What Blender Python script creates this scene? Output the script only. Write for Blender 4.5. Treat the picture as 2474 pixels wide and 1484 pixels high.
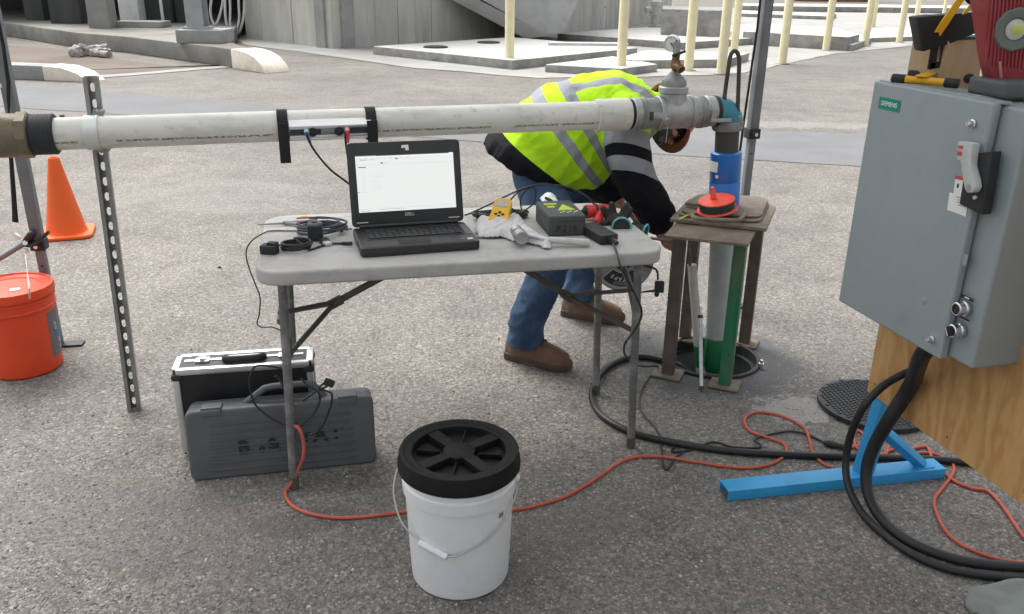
import bpy, bmesh, math, random
from mathutils import Vector, Matrix, noise
random.seed(7)
for o in list(bpy.data.objects): bpy.data.objects.remove(o)
SC = bpy.context.scene
C = SC.collection
V = Vector
PI = math.pi
# ---------------------------------------------------------------- camera
PW, PH, PF = 2473.0, 1484.0, 2058.0            # photo size in working pixels, focal length
CAMH, PITCH, ROLL = 1.5, math.radians(21.4), math.radians(0.8)
cF = V((0, math.cos(PITCH), -math.sin(PITCH)))
_r = V((1, 0, 0)); _u = _r.cross(cF)
cR = _r * math.cos(ROLL) + _u * math.sin(ROLL)
cU = -_r * math.sin(ROLL) + _u * math.cos(ROLL)
cam = bpy.data.cameras.new('camera'); camo = bpy.data.objects.new('camera', cam); C.objects.link(camo)
m = Matrix.Identity(4)
for i in range(3): m[i][0], m[i][1], m[i][2] = cR[i], cU[i], -cF[i]
m[2][3] = CAMH
camo.matrix_world = m
cam.sensor_width = 36.0; cam.lens = 36.0 * PF / PW; cam.clip_start = 0.05; cam.clip_end = 2000
SC.camera = camo
# ---------------------------------------------------------------- sky, sun, exposure
SUN_EL, SUN_AZ = math.radians(58), math.radians(-40)   # azimuth clockwise from +Y
w = bpy.data.worlds.new('World'); SC.world = w; w.use_nodes = True
nt = w.node_tree; bg = nt.nodes['Background']
sky = nt.nodes.new('ShaderNodeTexSky'); sky.sky_type = 'NISHITA'; sky.sun_disc = False
sky.sun_elevation = SUN_EL; sky.sun_rotation = SUN_AZ; sky.air_density = 1.0; sky.dust_density = 6.0; sky.ozone_density = 1.0
hs = nt.nodes.new('ShaderNodeHueSaturation'); hs.inputs['Saturation'].default_value = 0.2
nt.links.new(sky.outputs[0], hs.inputs['Color']); nt.links.new(hs.outputs[0], bg.inputs['Color'])
bg.inputs['Strength'].default_value = 0.15
sl = bpy.data.lights.new('sun', 'SUN'); sl.energy = 1.4; sl.angle = math.radians(40); sl.color = (1.0, 0.985, 0.965)
so = bpy.data.objects.new('sun', sl); C.objects.link(so)
sd = V((math.sin(SUN_AZ) * math.cos(SUN_EL), math.cos(SUN_AZ) * math.cos(SUN_EL), math.sin(SUN_EL)))
so.rotation_euler = sd.to_track_quat('Z', 'Y').to_euler(); so.location = sd * 30
SC.view_settings.view_transform = 'Standard'; SC.view_settings.look = 'None'
SC.view_settings.exposure = 0.88; SC.view_settings.gamma = 1.0; SC.view_settings.use_curve_mapping = False
SC.render.engine = 'CYCLES'

# ---------------------------------------------------------------- helpers
def ray(x, y): return cF + cR * ((x - PW / 2) / PF) - cU * ((y - PH / 2) / PF)
def G(x, y, z=0.0):                      # photo pixel -> point at height z
    d = ray(x, y); return V((0, 0, CAMH)) + d * ((z - CAMH) / d.z)
def GY(x, y, Y):                         # photo pixel -> point at distance Y
    d = ray(x, y); return V((0, 0, CAMH)) + d * (Y / d.y)
def gl(pts, z): return [G(a, b, z) for a, b in pts]
def hexc(h):
    h = h.lstrip('#'); r = [int(h[i:i + 2], 16) / 255 for i in (0, 2, 4)]
    return tuple(c / 12.92 if c <= .04045 else ((c + .055) / 1.055) ** 2.4 for c in r) + (1,)
def col(c): return hexc(c) if isinstance(c, str) else (tuple(c) + (1,) if len(c) == 3 else tuple(c))

def catmull(p, n=6, closed=False):
    p = [V(q) for q in p]; out = []; N = len(p)
    if N < 3: return p
    rng = range(N if closed else N - 1)
    for i in rng:
        if closed: a, b, c, d = p[(i - 1) % N], p[i], p[(i + 1) % N], p[(i + 2) % N]
        else: a, b, c, d = p[max(i - 1, 0)], p[i], p[i + 1], p[min(i + 2, N - 1)]
        for k in range(n):
            t = k / n
            out.append(0.5 * ((2 * b) + (c - a) * t + (2 * a - 5 * b + 4 * c - d) * t * t + (3 * b - a - 3 * c + d) * t ** 3))
    if not closed: out.append(p[-1])
    return out

def basis(z, xh=None):
    z = V(z).normalized()
    x = V(xh) if xh is not None else (V((0, 0, 1)) if abs(z.z) < .9 else V((1, 0, 0)))
    x = (x - z * x.dot(z)).normalized(); y = z.cross(x)
    return Matrix(((x.x, y.x, z.x), (x.y, y.y, z.y), (x.z, y.z, z.z)))
def frame(o, z, xh=None):
    m = basis(z, xh).to_4x4(); m.translation = V(o); return m
def Rz(a): return Matrix.Rotation(a, 4, 'Z')
def T(*a): return Matrix.Translation(V(a))

class MB:
    def __init__(s): s.v = []; s.f = []
    def add(s, vs, fs, M=None):
        o = len(s.v)
        s.v += [(M @ V(q)) if M is not None else V(q) for q in vs]
        s.f += [[i + o for i in f] for f in fs]; return s
    def box(s, c, size, M=None):
        x, y, z = size[0] / 2, size[1] / 2, size[2] / 2; c = V(c)
        vs = [c + V((i * x, j * y, k * z)) for k in (-1, 1) for j in (-1, 1) for i in (-1, 1)]
        return s.add(vs, [[0, 2, 3, 1], [4, 5, 7, 6], [0, 1, 5, 4], [2, 6, 7, 3], [0, 4, 6, 2], [1, 3, 7, 5]], M)
    def prism(s, poly, z0, z1, M=None):
        n = len(poly)
        if sum(poly[i][0] * poly[(i + 1) % n][1] - poly[(i + 1) % n][0] * poly[i][1] for i in range(n)) < 0: poly = poly[::-1]
        vs = [(a, b, z0) for a, b in [q[:2] for q in poly]] + [(a, b, z1) for a, b in [q[:2] for q in poly]]
        fs = [list(range(n))[::-1], list(range(n, 2 * n))] + [[i, (i + 1) % n, n + (i + 1) % n, n + i] for i in range(n)]
        return s.add(vs, fs, M)
    def hexa(s, b, t):                     # four bottom points, four top points
        return s.add(list(b) + list(t), [[3, 2, 1, 0], [4, 5, 6, 7]] + [[i, (i + 1) % 4, 4 + (i + 1) % 4, 4 + i] for i in range(4)])
    def tube(s, pts, r, n=8, sm=0, closed=False, caps=True, flat=1.0, up=None):
        rr = r if isinstance(r, (list, tuple)) else None
        P = [V(q) for q in pts]
        if sm:
            if rr:
                q4 = catmull([V((x, 0, 0)) for x in rr], sm, closed); rr = [q.x for q in q4]
            P = catmull(P, sm, closed)
        N = len(P); vs = []; fs = []
        tn = []
        for i in range(N):
            if closed: d = P[(i + 1) % N] - P[(i - 1) % N]
            else: d = P[min(i + 1, N - 1)] - P[max(i - 1, 0)]
            tn.append(d.normalized() if d.length > 1e-9 else V((0, 0, 1)))
        x = V(up) if up is not None else (V((0, 0, 1)) if abs(tn[0].z) < .9 else V((1, 0, 0)))
        for i in range(N):
            t = tn[i]; x = x - t * x.dot(t)
            if x.length < 1e-6: x = t.orthogonal()
            x.normalize(); y = t.cross(x); R = rr[i] if rr else r
            for k in range(n):
                a = 2 * PI * k / n; vs.append(P[i] + x * (math.cos(a) * R * flat) + y * (math.sin(a) * R))
        for i in range(N if closed else N - 1):
            j = (i + 1) % N
            for k in range(n):
                l = (k + 1) % n; fs.append([i * n + k, i * n + l, j * n + l, j * n + k])
        if caps and not closed: fs += [list(range(n))[::-1], [(N - 1) * n + k for k in range(n)]]
        return s.add(vs, fs)
    def cyl(s, a, b, r, r2=None, n=20):
        return s.tube([a, b], [r, r if r2 is None else r2], n)
    def lathe(s, prof, n=32, M=None, a0=0, a1=None):
        full = a1 is None; a1 = 2 * PI if full else a1
        m = n if full else n + 1; vs = []; fs = []
        for r, z in prof:
            for k in range(m):
                a = a0 + (a1 - a0) * k / n; vs.append((r * math.cos(a), r * math.sin(a), z))
        for i in range(len(prof) - 1):
            for k in range(n):
                l = (k + 1) % m; fs.append([i * m + k, i * m + l, (i + 1) * m + l, (i + 1) * m + k])
        return s.add(vs, fs, M)
    def ball(s, c, r, n=12, M=None):
        r = r if isinstance(r, (tuple, list, Vector)) else (r, r, r); vs = []; fs = []; h = n // 2
        for i in range(1, h):
            a = PI * i / h
            for k in range(n):
                b = 2 * PI * k / n; vs.append((math.sin(a) * math.cos(b), math.sin(a) * math.sin(b), math.cos(a)))
        vs += [(0, 0, 1), (0, 0, -1)]; L = len(vs)
        for i in range(h - 2):
            for k in range(n):
                l = (k + 1) % n; fs.append([i * n + k, (i + 1) * n + k, (i + 1) * n + l, i * n + l])
        for k in range(n):
            fs.append([L - 2, k, (k + 1) % n]); fs.append([L - 1, (h - 2) * n + (k + 1) % n, (h - 2) * n + k])
        S = Matrix.Diagonal((r[0], r[1], r[2])); c = V(c)
        vs = [S @ V(q) for q in vs]
        vs = [(M.to_3x3() @ q if M is not None else q) + c for q in vs]
        return s.add(vs, fs)
    def loft(s, rings, closed=True):       # rings of equal vertex count
        n = len(rings[0]); vs = [q for r in rings for q in r]; fs = []
        for i in range(len(rings) - 1):
            for k in range(n):
                l = (k + 1) % n; fs.append([i * n + k, i * n + l, (i + 1) * n + l, (i + 1) * n + k])
        fs += [list(range(n))[::-1], [(len(rings) - 1) * n + k for k in range(n)]]
        return s.add(vs, fs)
    def mesh(s, name, inv=None):
        me = bpy.data.meshes.new(name)
        me.from_pydata([tuple(inv @ q) if inv is not None else tuple(q) for q in s.v], [], s.f); return me

def rootmat(o):
    while o.parent: o = o.parent
    return Matrix.LocRotScale(o.location, o.rotation_euler, o.scale)
def finish(me, bevel=0, seg=2, auto=38, flatn=False):
    bm = bmesh.new(); bm.from_mesh(me)
    bmesh.ops.recalc_face_normals(bm, faces=bm.faces)
    if bevel:
        e = [x for x in bm.edges if len(x.link_faces) == 2 and x.calc_face_angle(0) > math.radians(30)]
        bmesh.ops.bevel(bm, geom=e, offset=bevel, segments=seg, affect='EDGES', profile=0.6, clamp_overlap=True)
    bm.to_mesh(me); bm.free()
    if not flatn:
        me.polygons.foreach_set('use_smooth', [True] * len(me.polygons)); me.set_sharp_from_angle(angle=math.radians(auto))
def obj(name, mb, mat, parent=None, bevel=0, seg=2, auto=38, world=True, origin=None, label=None, fl=False):
    inv = None; loc = None
    if parent is not None and world: inv = rootmat(parent).inverted()
    elif parent is None and origin is not None:
        loc = V(origin); inv = Matrix.Translation(-loc)
    me = mb if isinstance(mb, bpy.types.Mesh) else mb.mesh(name, inv)
    if isinstance(mb, bpy.types.Mesh) and inv is not None: me.transform(inv)
    finish(me, bevel, seg, auto, fl)
    o = bpy.data.objects.new(name, me); C.objects.link(o)
    me.materials.clear()
    if mat: me.materials.append(mat)
    if parent is not None: o.parent = parent
    if loc is not None: o.location = loc
    if label: o['label'] = label
    return o
def tag(o, label=None, cat=None, group=None, kind=None):
    if label: o['label'] = label
    if cat: o['category'] = cat
    if group: o['group'] = group
    if kind: o['kind'] = kind
    return o
def thing(name, label, cat, loc=(0, 0, 0), rotz=0, group=None):
    o = bpy.data.objects.new(name, None); C.objects.link(o); o.empty_display_size = .05
    o.location = loc; o.rotation_euler = (0, 0, rotz); return tag(o, label, cat, group)
def share(name, src, parent, loc=None, rot=None):
    o = src.copy(); C.objects.link(o); o.name = name; o.parent = parent
    if loc is not None: o.location = loc
    if rot is not None: o.rotation_euler = rot
    return o
def remesh(mb, vox, name='tmp', smooth=4, sfac=.5):
    me = mb.mesh(name); bm = bmesh.new(); bm.from_mesh(me); bmesh.ops.recalc_face_normals(bm, faces=bm.faces); bm.to_mesh(me); bm.free()
    o = bpy.data.objects.new(name, me); C.objects.link(o)
    r = o.modifiers.new('r', 'REMESH'); r.mode = 'VOXEL'; r.voxel_size = vox
    if smooth:
        q = o.modifiers.new('s', 'SMOOTH'); q.factor = sfac; q.iterations = smooth
    dg = bpy.context.evaluated_depsgraph_get(); dg.update()
    out = bpy.data.meshes.new_from_object(o.evaluated_get(dg))
    bpy.data.objects.remove(o); bpy.data.meshes.remove(me); out.name = name; return out
def text_mb(s, size, depth=.0006, M=None, align='CENTER', bold=0):
    cu = bpy.data.curves.new('t', 'FONT'); cu.body = s; cu.size = size; cu.extrude = depth; cu.align_x = align; cu.align_y = 'CENTER'; cu.resolution_u = 3; cu.offset = bold
    o = bpy.data.objects.new('t', cu); C.objects.link(o)
    dg = bpy.context.evaluated_depsgraph_get(); dg.update()
    me = bpy.data.meshes.new_from_object(o.evaluated_get(dg)); bpy.data.objects.remove(o)
    b = MB(); b.add([v.co.copy() for v in me.vertices], [list(p.vertices) for p in me.polygons], M); bpy.data.meshes.remove(me); return b
def sweep_profile(b, prof, p0, p1, up):      # open profile (u,v list) swept p0->p1 as closed polygon
    M = frame(p0, V(p1) - V(p0), up); L = (V(p1) - V(p0)).length
    return b.prism(prof, 0, L, M)
def rrect(w, h, r, n=5, cx=0, cy=0):
    out = []
    for sx, sy, a in ((1, 1, 0), (-1, 1, 90), (-1, -1, 180), (1, -1, 270)):
        for k in range(n + 1):
            t = math.radians(a + 90 * k / n); out.append((cx + sx * (w / 2 - r) + r * math.cos(t), cy + sy * (h / 2 - r) + r * math.sin(t)))
    return out

# ---------------------------------------------------------------- materials
MATS = {}
def mat(name, c, rough=.55, metal=0.0, var=.12, scale=9.0, bump=0.0, bscale=60.0, dirt=None, dscale=5.0, damt=.5, spec=.4, rnd=0.0, trans=0.0, coat=0.0, streak=None, alpha=1.0):
    if name in MATS: return MATS[name]
    m = bpy.data.materials.new(name); m.use_nodes = True; MATS[name] = m
    nt = m.node_tree; N = nt.nodes; L = nt.links; b = N['Principled BSDF']; c = col(c)
    tc = N.new('ShaderNodeTexCoord'); mp = N.new('ShaderNodeMapping'); L.new(tc.outputs['Object'], mp.inputs[0])
    if streak: mp.inputs['Scale'].default_value = streak
    nz = N.new('ShaderNodeTexNoise'); nz.inputs['Scale'].default_value = scale; nz.inputs['Detail'].default_value = 6; nz.inputs['Roughness'].default_value = .62
    L.new(mp.outputs[0], nz.inputs['Vector'])
    cr = N.new('ShaderNodeValToRGB'); e = cr.color_ramp.elements
    e[0].position = .28; e[1].position = .72
    e[0].color = tuple(max(0, x * (1 - var)) for x in c[:3]) + (1,); e[1].color = tuple(min(1, x * (1 + var)) for x in c[:3]) + (1,)
    L.new(nz.outputs['Fac'], cr.inputs[0]); out = cr.outputs[0]
    if dirt:
        n2 = N.new('ShaderNodeTexNoise'); n2.inputs['Scale'].default_value = dscale; n2.inputs['Detail'].default_value = 9; n2.inputs['Roughness'].default_value = .7
        L.new(mp.outputs[0], n2.inputs['Vector'])
        r2 = N.new('ShaderNodeMapRange'); r2.inputs[1].default_value = .48; r2.inputs[2].default_value = .72; r2.inputs[4].default_value = damt
        L.new(n2.outputs['Fac'], r2.inputs[0])
        mx = N.new('ShaderNodeMixRGB'); mx.inputs[2].default_value = col(dirt); L.new(r2.outputs[0], mx.inputs[0]); L.new(out, mx.inputs[1]); out = mx.outputs[0]
    if rnd:
        oi = N.new('ShaderNodeObjectInfo'); rr = N.new('ShaderNodeMapRange'); rr.inputs[3].default_value = 1 - rnd; rr.inputs[4].default_value = 1 + rnd
        L.new(oi.outputs['Random'], rr.inputs[0]); h = N.new('ShaderNodeHueSaturation'); L.new(rr.outputs[0], h.inputs['Value']); L.new(out, h.inputs['Color']); out = h.outputs[0]
    L.new(out, b.inputs['Base Color'])
    rg = N.new('ShaderNodeMapRange'); rg.inputs[3].default_value = max(0, rough - .08); rg.inputs[4].default_value = min(1, rough + .1); L.new(nz.outputs['Fac'], rg.inputs[0]); L.new(rg.outputs[0], b.inputs['Roughness'])
    b.inputs['Metallic'].default_value = metal; b.inputs['Specular IOR Level'].default_value = spec
    if coat: b.inputs['Coat Weight'].default_value = coat; b.inputs['Coat Roughness'].default_value = .12
    if bump:
        n3 = N.new('ShaderNodeTexNoise'); n3.inputs['Scale'].default_value = bscale; n3.inputs['Detail'].default_value = 5; L.new(mp.outputs[0], n3.inputs['Vector'])
        bp = N.new('ShaderNodeBump'); bp.inputs['Strength'].default_value = min(1, bump); bp.inputs['Distance'].default_value = .004; L.new(n3.outputs['Fac'], bp.inputs['Height']); L.new(bp.outputs[0], b.inputs['Normal'])
    if trans: b.inputs['Transmission Weight'].default_value = trans
    return m
def nodes(name):
    m = bpy.data.materials.new(name); m.use_nodes = True; nt = m.node_tree; MATS[name] = m
    def N(t, **k):
        n = nt.nodes.new(t)
        for a, v in k.items():
            if a[0] == 'i' and a[1:].isdigit(): n.inputs[int(a[1:])].default_value = v
            else: setattr(n, a, v)
        return n
    return m, N, nt.links.new, nt.nodes['Principled BSDF']
def ramp(N, stops, const=False):
    r = N('ShaderNodeValToRGB'); e = r.color_ramp.elements
    if const: r.color_ramp.interpolation = 'CONSTANT'
    while len(e) < len(stops): e.new(.5)
    for x, (p, c) in zip(e, stops): x.position = p; x.color = col(c)
    return r
# ================================================================ setting
def ground_mat():
    m, N, L, b = nodes('asphalt_aggregate')
    tc = N('ShaderNodeTexCoord')
    nzw = N('ShaderNodeTexNoise', i2=60.0, i3=2.0); L(tc.outputs['Object'], nzw.inputs[0])
    wm = N('ShaderNodeMixRGB', i0=.012, blend_type='ADD'); L(tc.outputs['Object'], wm.inputs[1]); L(nzw.outputs['Color'], wm.inputs[2])
    v1 = N('ShaderNodeTexVoronoi'); v1.inputs['Scale'].default_value = 96; L(wm.outputs[0], v1.inputs['Vector'])
    v2 = N('ShaderNodeTexVoronoi'); v2.inputs['Scale'].default_value = 215; L(wm.outputs[0], v2.inputs['Vector'])
    sx = N('ShaderNodeSeparateColor'); L(v1.outputs['Color'], sx.inputs[0])
    sy = N('ShaderNodeSeparateColor'); L(v2.outputs['Color'], sy.inputs[0])
    st = ramp(N, [(0, (.107, .100, .090)), (.22, (.172, .161, .148)), (.55, (.238, .224, .206)), (.84, (.302, .286, .264)), (.95, (.36, .352, .335)), (1, (.46, .452, .435))]); L(sx.outputs[0], st.inputs[0])
    st2 = ramp(N, [(0, (.115, .111, .103)), (.5, (.222, .214, .20)), (1, (.325, .316, .30))]); L(sy.outputs[1], st2.inputs[0])
    mx = N('ShaderNodeMixRGB', i0=.42); L(st.outputs[0], mx.inputs[1]); L(st2.outputs[0], mx.inputs[2])
    # dark binder between the stones
    ed = N('ShaderNodeMapRange', i1=.25, i2=.62, i3=1.0, i4=.70); L(v1.outputs['Distance'], ed.inputs[0])
    mm = N('ShaderNodeMixRGB', i0=1.0, blend_type='MULTIPLY'); L(mx.outputs[0], mm.inputs[1]); L(ed.outputs[0], mm.inputs[2])
    # broad wear, tint and stains
    n1 = N('ShaderNodeTexNoise', i2=.55, i3=6.0); L(tc.outputs['Object'], n1.inputs[0])
    t1 = ramp(N, [(.3, (.80, .79, .78)), (.52, (1.0, .98, .955)), (.72, (1.22, 1.17, 1.13))]); L(n1.outputs[0], t1.inputs[0])
    m2 = N('ShaderNodeMixRGB', i0=1.0, blend_type='MULTIPLY'); L(mm.outputs[0], m2.inputs[1]); L(t1.outputs[0], m2.inputs[2])
    n2 = N('ShaderNodeTexNoise', i2=3.1, i3=8.0, i4=.7); L(tc.outputs['Object'], n2.inputs[0])
    t2 = ramp(N, [(.30, (.74, .73, .72)), (.5, (1, 1, 1)), (.75, (1.14, 1.12, 1.1))]); L(n2.outputs[0], t2.inputs[0])
    m3 = N('ShaderNodeMixRGB', i0=1.0, blend_type='MULTIPLY'); L(m2.outputs[0], m3.inputs[1]); L(t2.outputs[0], m3.inputs[2])
    # pale powdery spills
    n3 = N('ShaderNodeTexNoise', i2=1.7, i3=10.0, i4=.75); L(tc.outputs['Object'], n3.inputs[0])
    r3 = N('ShaderNodeMapRange', i1=.66, i2=.8, i3=0.0, i4=.55); L(n3.outputs[0], r3.inputs[0])
    m4 = N('ShaderNodeMixRGB'); m4.inputs[2].default_value = (.42, .41, .39, 1); L(r3.outputs[0], m4.inputs[0]); L(m3.outputs[0], m4.inputs[1])
    cur = m4.outputs[0]
    def blot(cur, c, rx, ry, colr, amt, nsc, edge, ang=0.0):
        mp = N('ShaderNodeMapping', vector_type='TEXTURE'); mp.inputs['Location'].default_value = (c.x, c.y, 0); mp.inputs['Rotation'].default_value = (0, 0, ang); mp.inputs['Scale'].default_value = (rx, ry, 1); L(tc.outputs['Object'], mp.inputs[0])
        ln = N('ShaderNodeVectorMath', operation='LENGTH'); L(mp.outputs[0], ln.inputs[0])
        nn = N('ShaderNodeTexNoise', i2=nsc, i3=9.0, i4=.72); L(tc.outputs['Object'], nn.inputs[0])
        ad = N('ShaderNodeMath', operation='MULTIPLY_ADD', i1=edge, i2=-edge * .5); L(nn.outputs[0], ad.inputs[0]); sm = N('ShaderNodeMath', operation='ADD'); L(ln.outputs['Value'], sm.inputs[0]); L(ad.outputs[0], sm.inputs[1])
        rg_ = N('ShaderNodeMapRange', i1=.86, i2=1.08, i3=amt, i4=0.0); L(sm.outputs[0], rg_.inputs[0])
        mm_ = N('ShaderNodeMixRGB'); mm_.inputs[2].default_value = col(colr); L(rg_.outputs[0], mm_.inputs[0]); L(cur, mm_.inputs[1]); return mm_.outputs[0]
    cur = blot(cur, G(1716, 866), .38, .36, (.105, .106, .112), .82, 7.0, .9)
    cur = blot(cur, G(1690, 830), .22, .16, (.15, .15, .15), .5, 9.0, 1.4)
    cur = blot(cur, G(1925, 990), .15, .11, (.45, .44, .42), .5, 26.0, 3.6)
    cur = blot(cur, G(1860, 300), 1.6, .24, (.38, .378, .37), .3, 9.0, 3.4, -.05)
    cur = blot(cur, G(735, 1262), .16, .07, (.085, .078, .07), .55, 11.0, 2.0, .2)
    cur = blot(cur, G(1330, 1300), .35, .12, (.14, .132, .122), .4, 6.0, 2.6, .5)
    cur = blot(cur, G(300, 1250), .5, .22, (.13, .122, .114), .4, 5.0, 2.6, -.3)
    cur = blot(cur, G(470, 470), .9, .5, (.31, .295, .275), .18, 3.0, 2.6)
    L(cur, b.inputs['Base Color'])
    b.inputs['Roughness'].default_value = .82; b.inputs['Specular IOR Level'].default_value = .3
    hm = N('ShaderNodeMixRGB', i0=.4); L(v1.outputs['Distance'], hm.inputs[1]); L(v2.outputs['Distance'], hm.inputs[2])
    bp = N('ShaderNodeBump', invert=True); bp.inputs['Strength'].default_value = .75; bp.inputs['Distance'].default_value = .005; L(hm.outputs[0], bp.inputs['Height']); L(bp.outputs[0], b.inputs['Normal'])
    return m
M_ground = ground_mat()
M_conc = mat('pale_concrete', (.34, .335, .315), .85, var=.16, scale=1.6, bump=.4, bscale=40, dirt=(.27, .26, .245), dscale=1.1, damt=.6)
M_slab = mat('bright_slab_concrete', (.56, .555, .53), .85, var=.12, scale=1.8, bump=.3, bscale=30, dirt=(.36, .35, .33), dscale=1.6, damt=.55)
M_wallc = mat('board_formed_concrete', (.50, .495, .45), .88, var=.16, scale=2.2, bump=.5, bscale=22, dirt=(.27, .265, .24), dscale=1.3, damt=.55, rnd=.05, streak=(1.6, 1.6, .35))
M_greyconc = mat('grey_concrete', (.33, .335, .325), .85, var=.18, scale=2.5, bump=.4, bscale=35, dirt=(.19, .19, .18), dscale=2, damt=.5)
M_stain = mat('stained_apron_concrete', (.155, .125, .102), .85, var=.22, scale=.8, bump=.3, bscale=30, dirt=(.075, .055, .043), dscale=.55, damt=.75)
M_patch = mat('smooth_asphalt_patch', (.155, .157, .162), .85, var=.14, scale=1.2, bump=.35, bscale=120, dirt=(.205, .206, .207), dscale=.5, damt=.85)
M_ring = mat('well_ring_concrete', (.125, .125, .13), .6, var=.35, scale=7, bump=.4, bscale=60, dirt=(.24, .23, .215), dscale=6, damt=.75)
M_cream = mat('cream_road_paint', (.80, .74, .62), .7, var=.08, scale=4, bump=.3, bscale=30, dirt=(.42, .38, .33), dscale=6, damt=.55)
M_yellow = mat('pale_yellow_bollard_paint', (.84, .77, .50), .5, var=.06, scale=5, dirt=(.70, .64, .45), dscale=4, damt=.5)
M_brick = mat('brick_red', (.34, .17, .11), .85, var=.25, scale=3, rnd=.2)
M_dark = mat('dark_hole', (.03, .032, .032), .9)
M_black = mat('black_iron', (.025, .026, .028), .55, var=.3, scale=14, bump=.2)
M_white = mat('white_paint', (.72, .73, .73), .5, var=.07, dirt=(.4, .4, .38), damt=.4)

WC = G(1716, 866)                                 # well centre
# ---- ground: one sheet with the open well in it
def ground():
    n = 96; rad = [.2, .27, .4, .7, 1.2, 2.2, 4, 8, 16, 32, 70, 160, 420]
    b = MB(); vs = []; fs = []
    for r in rad:
        for k in range(n):
            a = 2 * PI * k / n; vs.append((WC.x + r * math.cos(a), WC.y + r * math.sin(a), 0))
    for i in range(len(rad) - 1):
        for k in range(n): fs.append([i * n + k, i * n + (k + 1) % n, (i + 1) * n + (k + 1) % n, (i + 1) * n + k])
    b.add(vs, fs); return b
tag(obj('ground', ground(), M_ground), kind='structure', label='coarse grey aggregate asphalt yard')
# ---- loose chips lying on the yard
def chips():
    m, N, L, b = nodes('loose_stone_chips')
    at = N('ShaderNodeAttribute', attribute_name='tone'); rp = ramp(N, [(0, (.06, .054, .05)), (.45, (.17, .155, .14)), (.8, (.27, .25, .225)), (1, (.50, .48, .45))]); L(at.outputs['Fac'], rp.inputs[0]); L(rp.outputs[0], b.inputs['Base Color']); b.inputs['Roughness'].default_value = .8
    rg = random.Random(3); vs = []; fs = []; tone = []
    for i in range(20000):
        px = rg.uniform(-60, 2540); py = 500 + 1010 * (rg.random() ** .62)
        p = G(px, py)
        if (p.xy - WC.xy).length < .215: continue
        s = rg.uniform(.0016, .0042) * (1.7 if rg.random() < .06 else 1); h = s * rg.uniform(.35, .8); a0 = rg.random() * 6; k = rg.randint(4, 5); o = len(vs); t = .38 + .62 * rg.random() ** 2.0
        for j in range(k):
            a = a0 + 2 * PI * j / k; q = s * rg.uniform(.7, 1.3); vs.append((p.x + q * math.cos(a), p.y + q * math.sin(a), -.0005))
        for j in range(k):
            a = a0 + 2 * PI * j / k; q = s * rg.uniform(.35, .75); vs.append((p.x + q * math.cos(a), p.y + q * math.sin(a), h * rg.uniform(.7, 1.2)))
        tone += [t] * (2 * k)
        fs.append([o + k + j for j in range(k)])
        for j in range(k): fs.append([o + j, o + (j + 1) % k, o + k + (j + 1) % k, o + k + j])
    me = bpy.data.meshes.new('chips'); me.from_pydata(vs, [], fs); at = me.attributes.new('tone', 'FLOAT', 'POINT'); at.data.foreach_set('value', tone)
    o = bpy.data.objects.new('loose_chips', me); C.objects.link(o); me.materials.append(m); tag(o, 'small loose stone chips strewn over the asphalt yard', 'gravel', kind='stuff')
chips()
def sheet(name, pts, z, m, label, jag=0, kind='structure'):
    P = [V((p.x, p.y, 0)) for p in pts]
    if jag:
        q = []
        for i in range(len(P)):
            a, b = P[i], P[(i + 1) % len(P)]; n = max(1, int((b - a).length / jag))
            for k in range(n): t = a.lerp(b, k / n); q.append(t + V((noise.noise(t * 1.7) * jag * .25, noise.noise(t * 1.7 + V((9, 0, 0))) * jag * .25, 0)))
        P = q
    b = MB(); b.add([(p.x, p.y, z) for p in P], [list(range(len(P)))])
    return tag(obj(name, b, m, fl=True), label, kind=kind)
# trench patch crossing the yard
sheet('asphalt_patch', gl([(-80, 188), (300, 226), (700, 262), (1200, 288), (1700, 312), (2140, 327), (2700, 345), (2700, 430), (2095, 404), (1815, 388), (1200, 347), (660, 303), (60, 262), (-80, 252)], 0), .004, M_patch, 'smooth grey trench patch crossing the asphalt yard', jag=.12)
# stained apron in front of the raised platform
sheet('stained_apron', gl([(-60, 105), (150, 120), (330, 150), (420, 162), (600, 158), (680, 152), (480, 167), (320, 180), (150, 191), (60, 175), (-60, 160)], 0), .004, M_stain, 'brown stained concrete apron below the raised platform')
sheet('apron_edge', gl([(150, 189), (320, 178), (480, 165), (600, 156), (680, 150), (684, 154), (600, 161), (480, 170), (320, 184), (150, 195)], 0), .008, M_conc, 'pale worn concrete edge of the stained apron')
# pale pavement round the slabs
sheet('pavement', gl([(560, 92), (600, 110), (800, 137), (1000, 166), (1160, 178), (1300, 190), (1480, 188), (1700, 183), (1800, 178), (1860, 163), (2010, 132), (2140, 118), (2300, 100), (2500, 88), (2500, 20), (1700, 20), (1250, 60), (900, 100), (760, 100), (600, 84)], 0), .008, M_conc, 'pale concrete pavement below the slabs', jag=.3)
# well: ring apron, vault and rim
wv = thing('well_vault', 'open round well vault in the ground under the steel stand', 'manhole', WC)
b = MB().lathe([(.2, .006), (.2, -.6), (.001, -.6)], 64, T(*WC)); obj('vault_wall', b, mat('vault_wall_concrete', (.17, .18, .18), .8, var=.3, scale=8), wv)
b = MB().lathe([(.203, -.03), (.203, .011), (.188, .011), (.188, -.03), (.17, -.03), (.17, -.045), (.2, -.045)], 64, T(*WC)); obj('rim', b, M_black, wv)
p = G(1838, 884, .012); b = MB().cyl(p + V((0, 0, -.02)), p + V((0, 0, .012)), .012, n=6).cyl(p + V((0, 0, .012)), p + V((0, 0, .026)), .0065, n=10); obj('bolt', b, mat('bright_steel', (.72, .73, .74), .25, 1.0, var=.1), wv)

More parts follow.
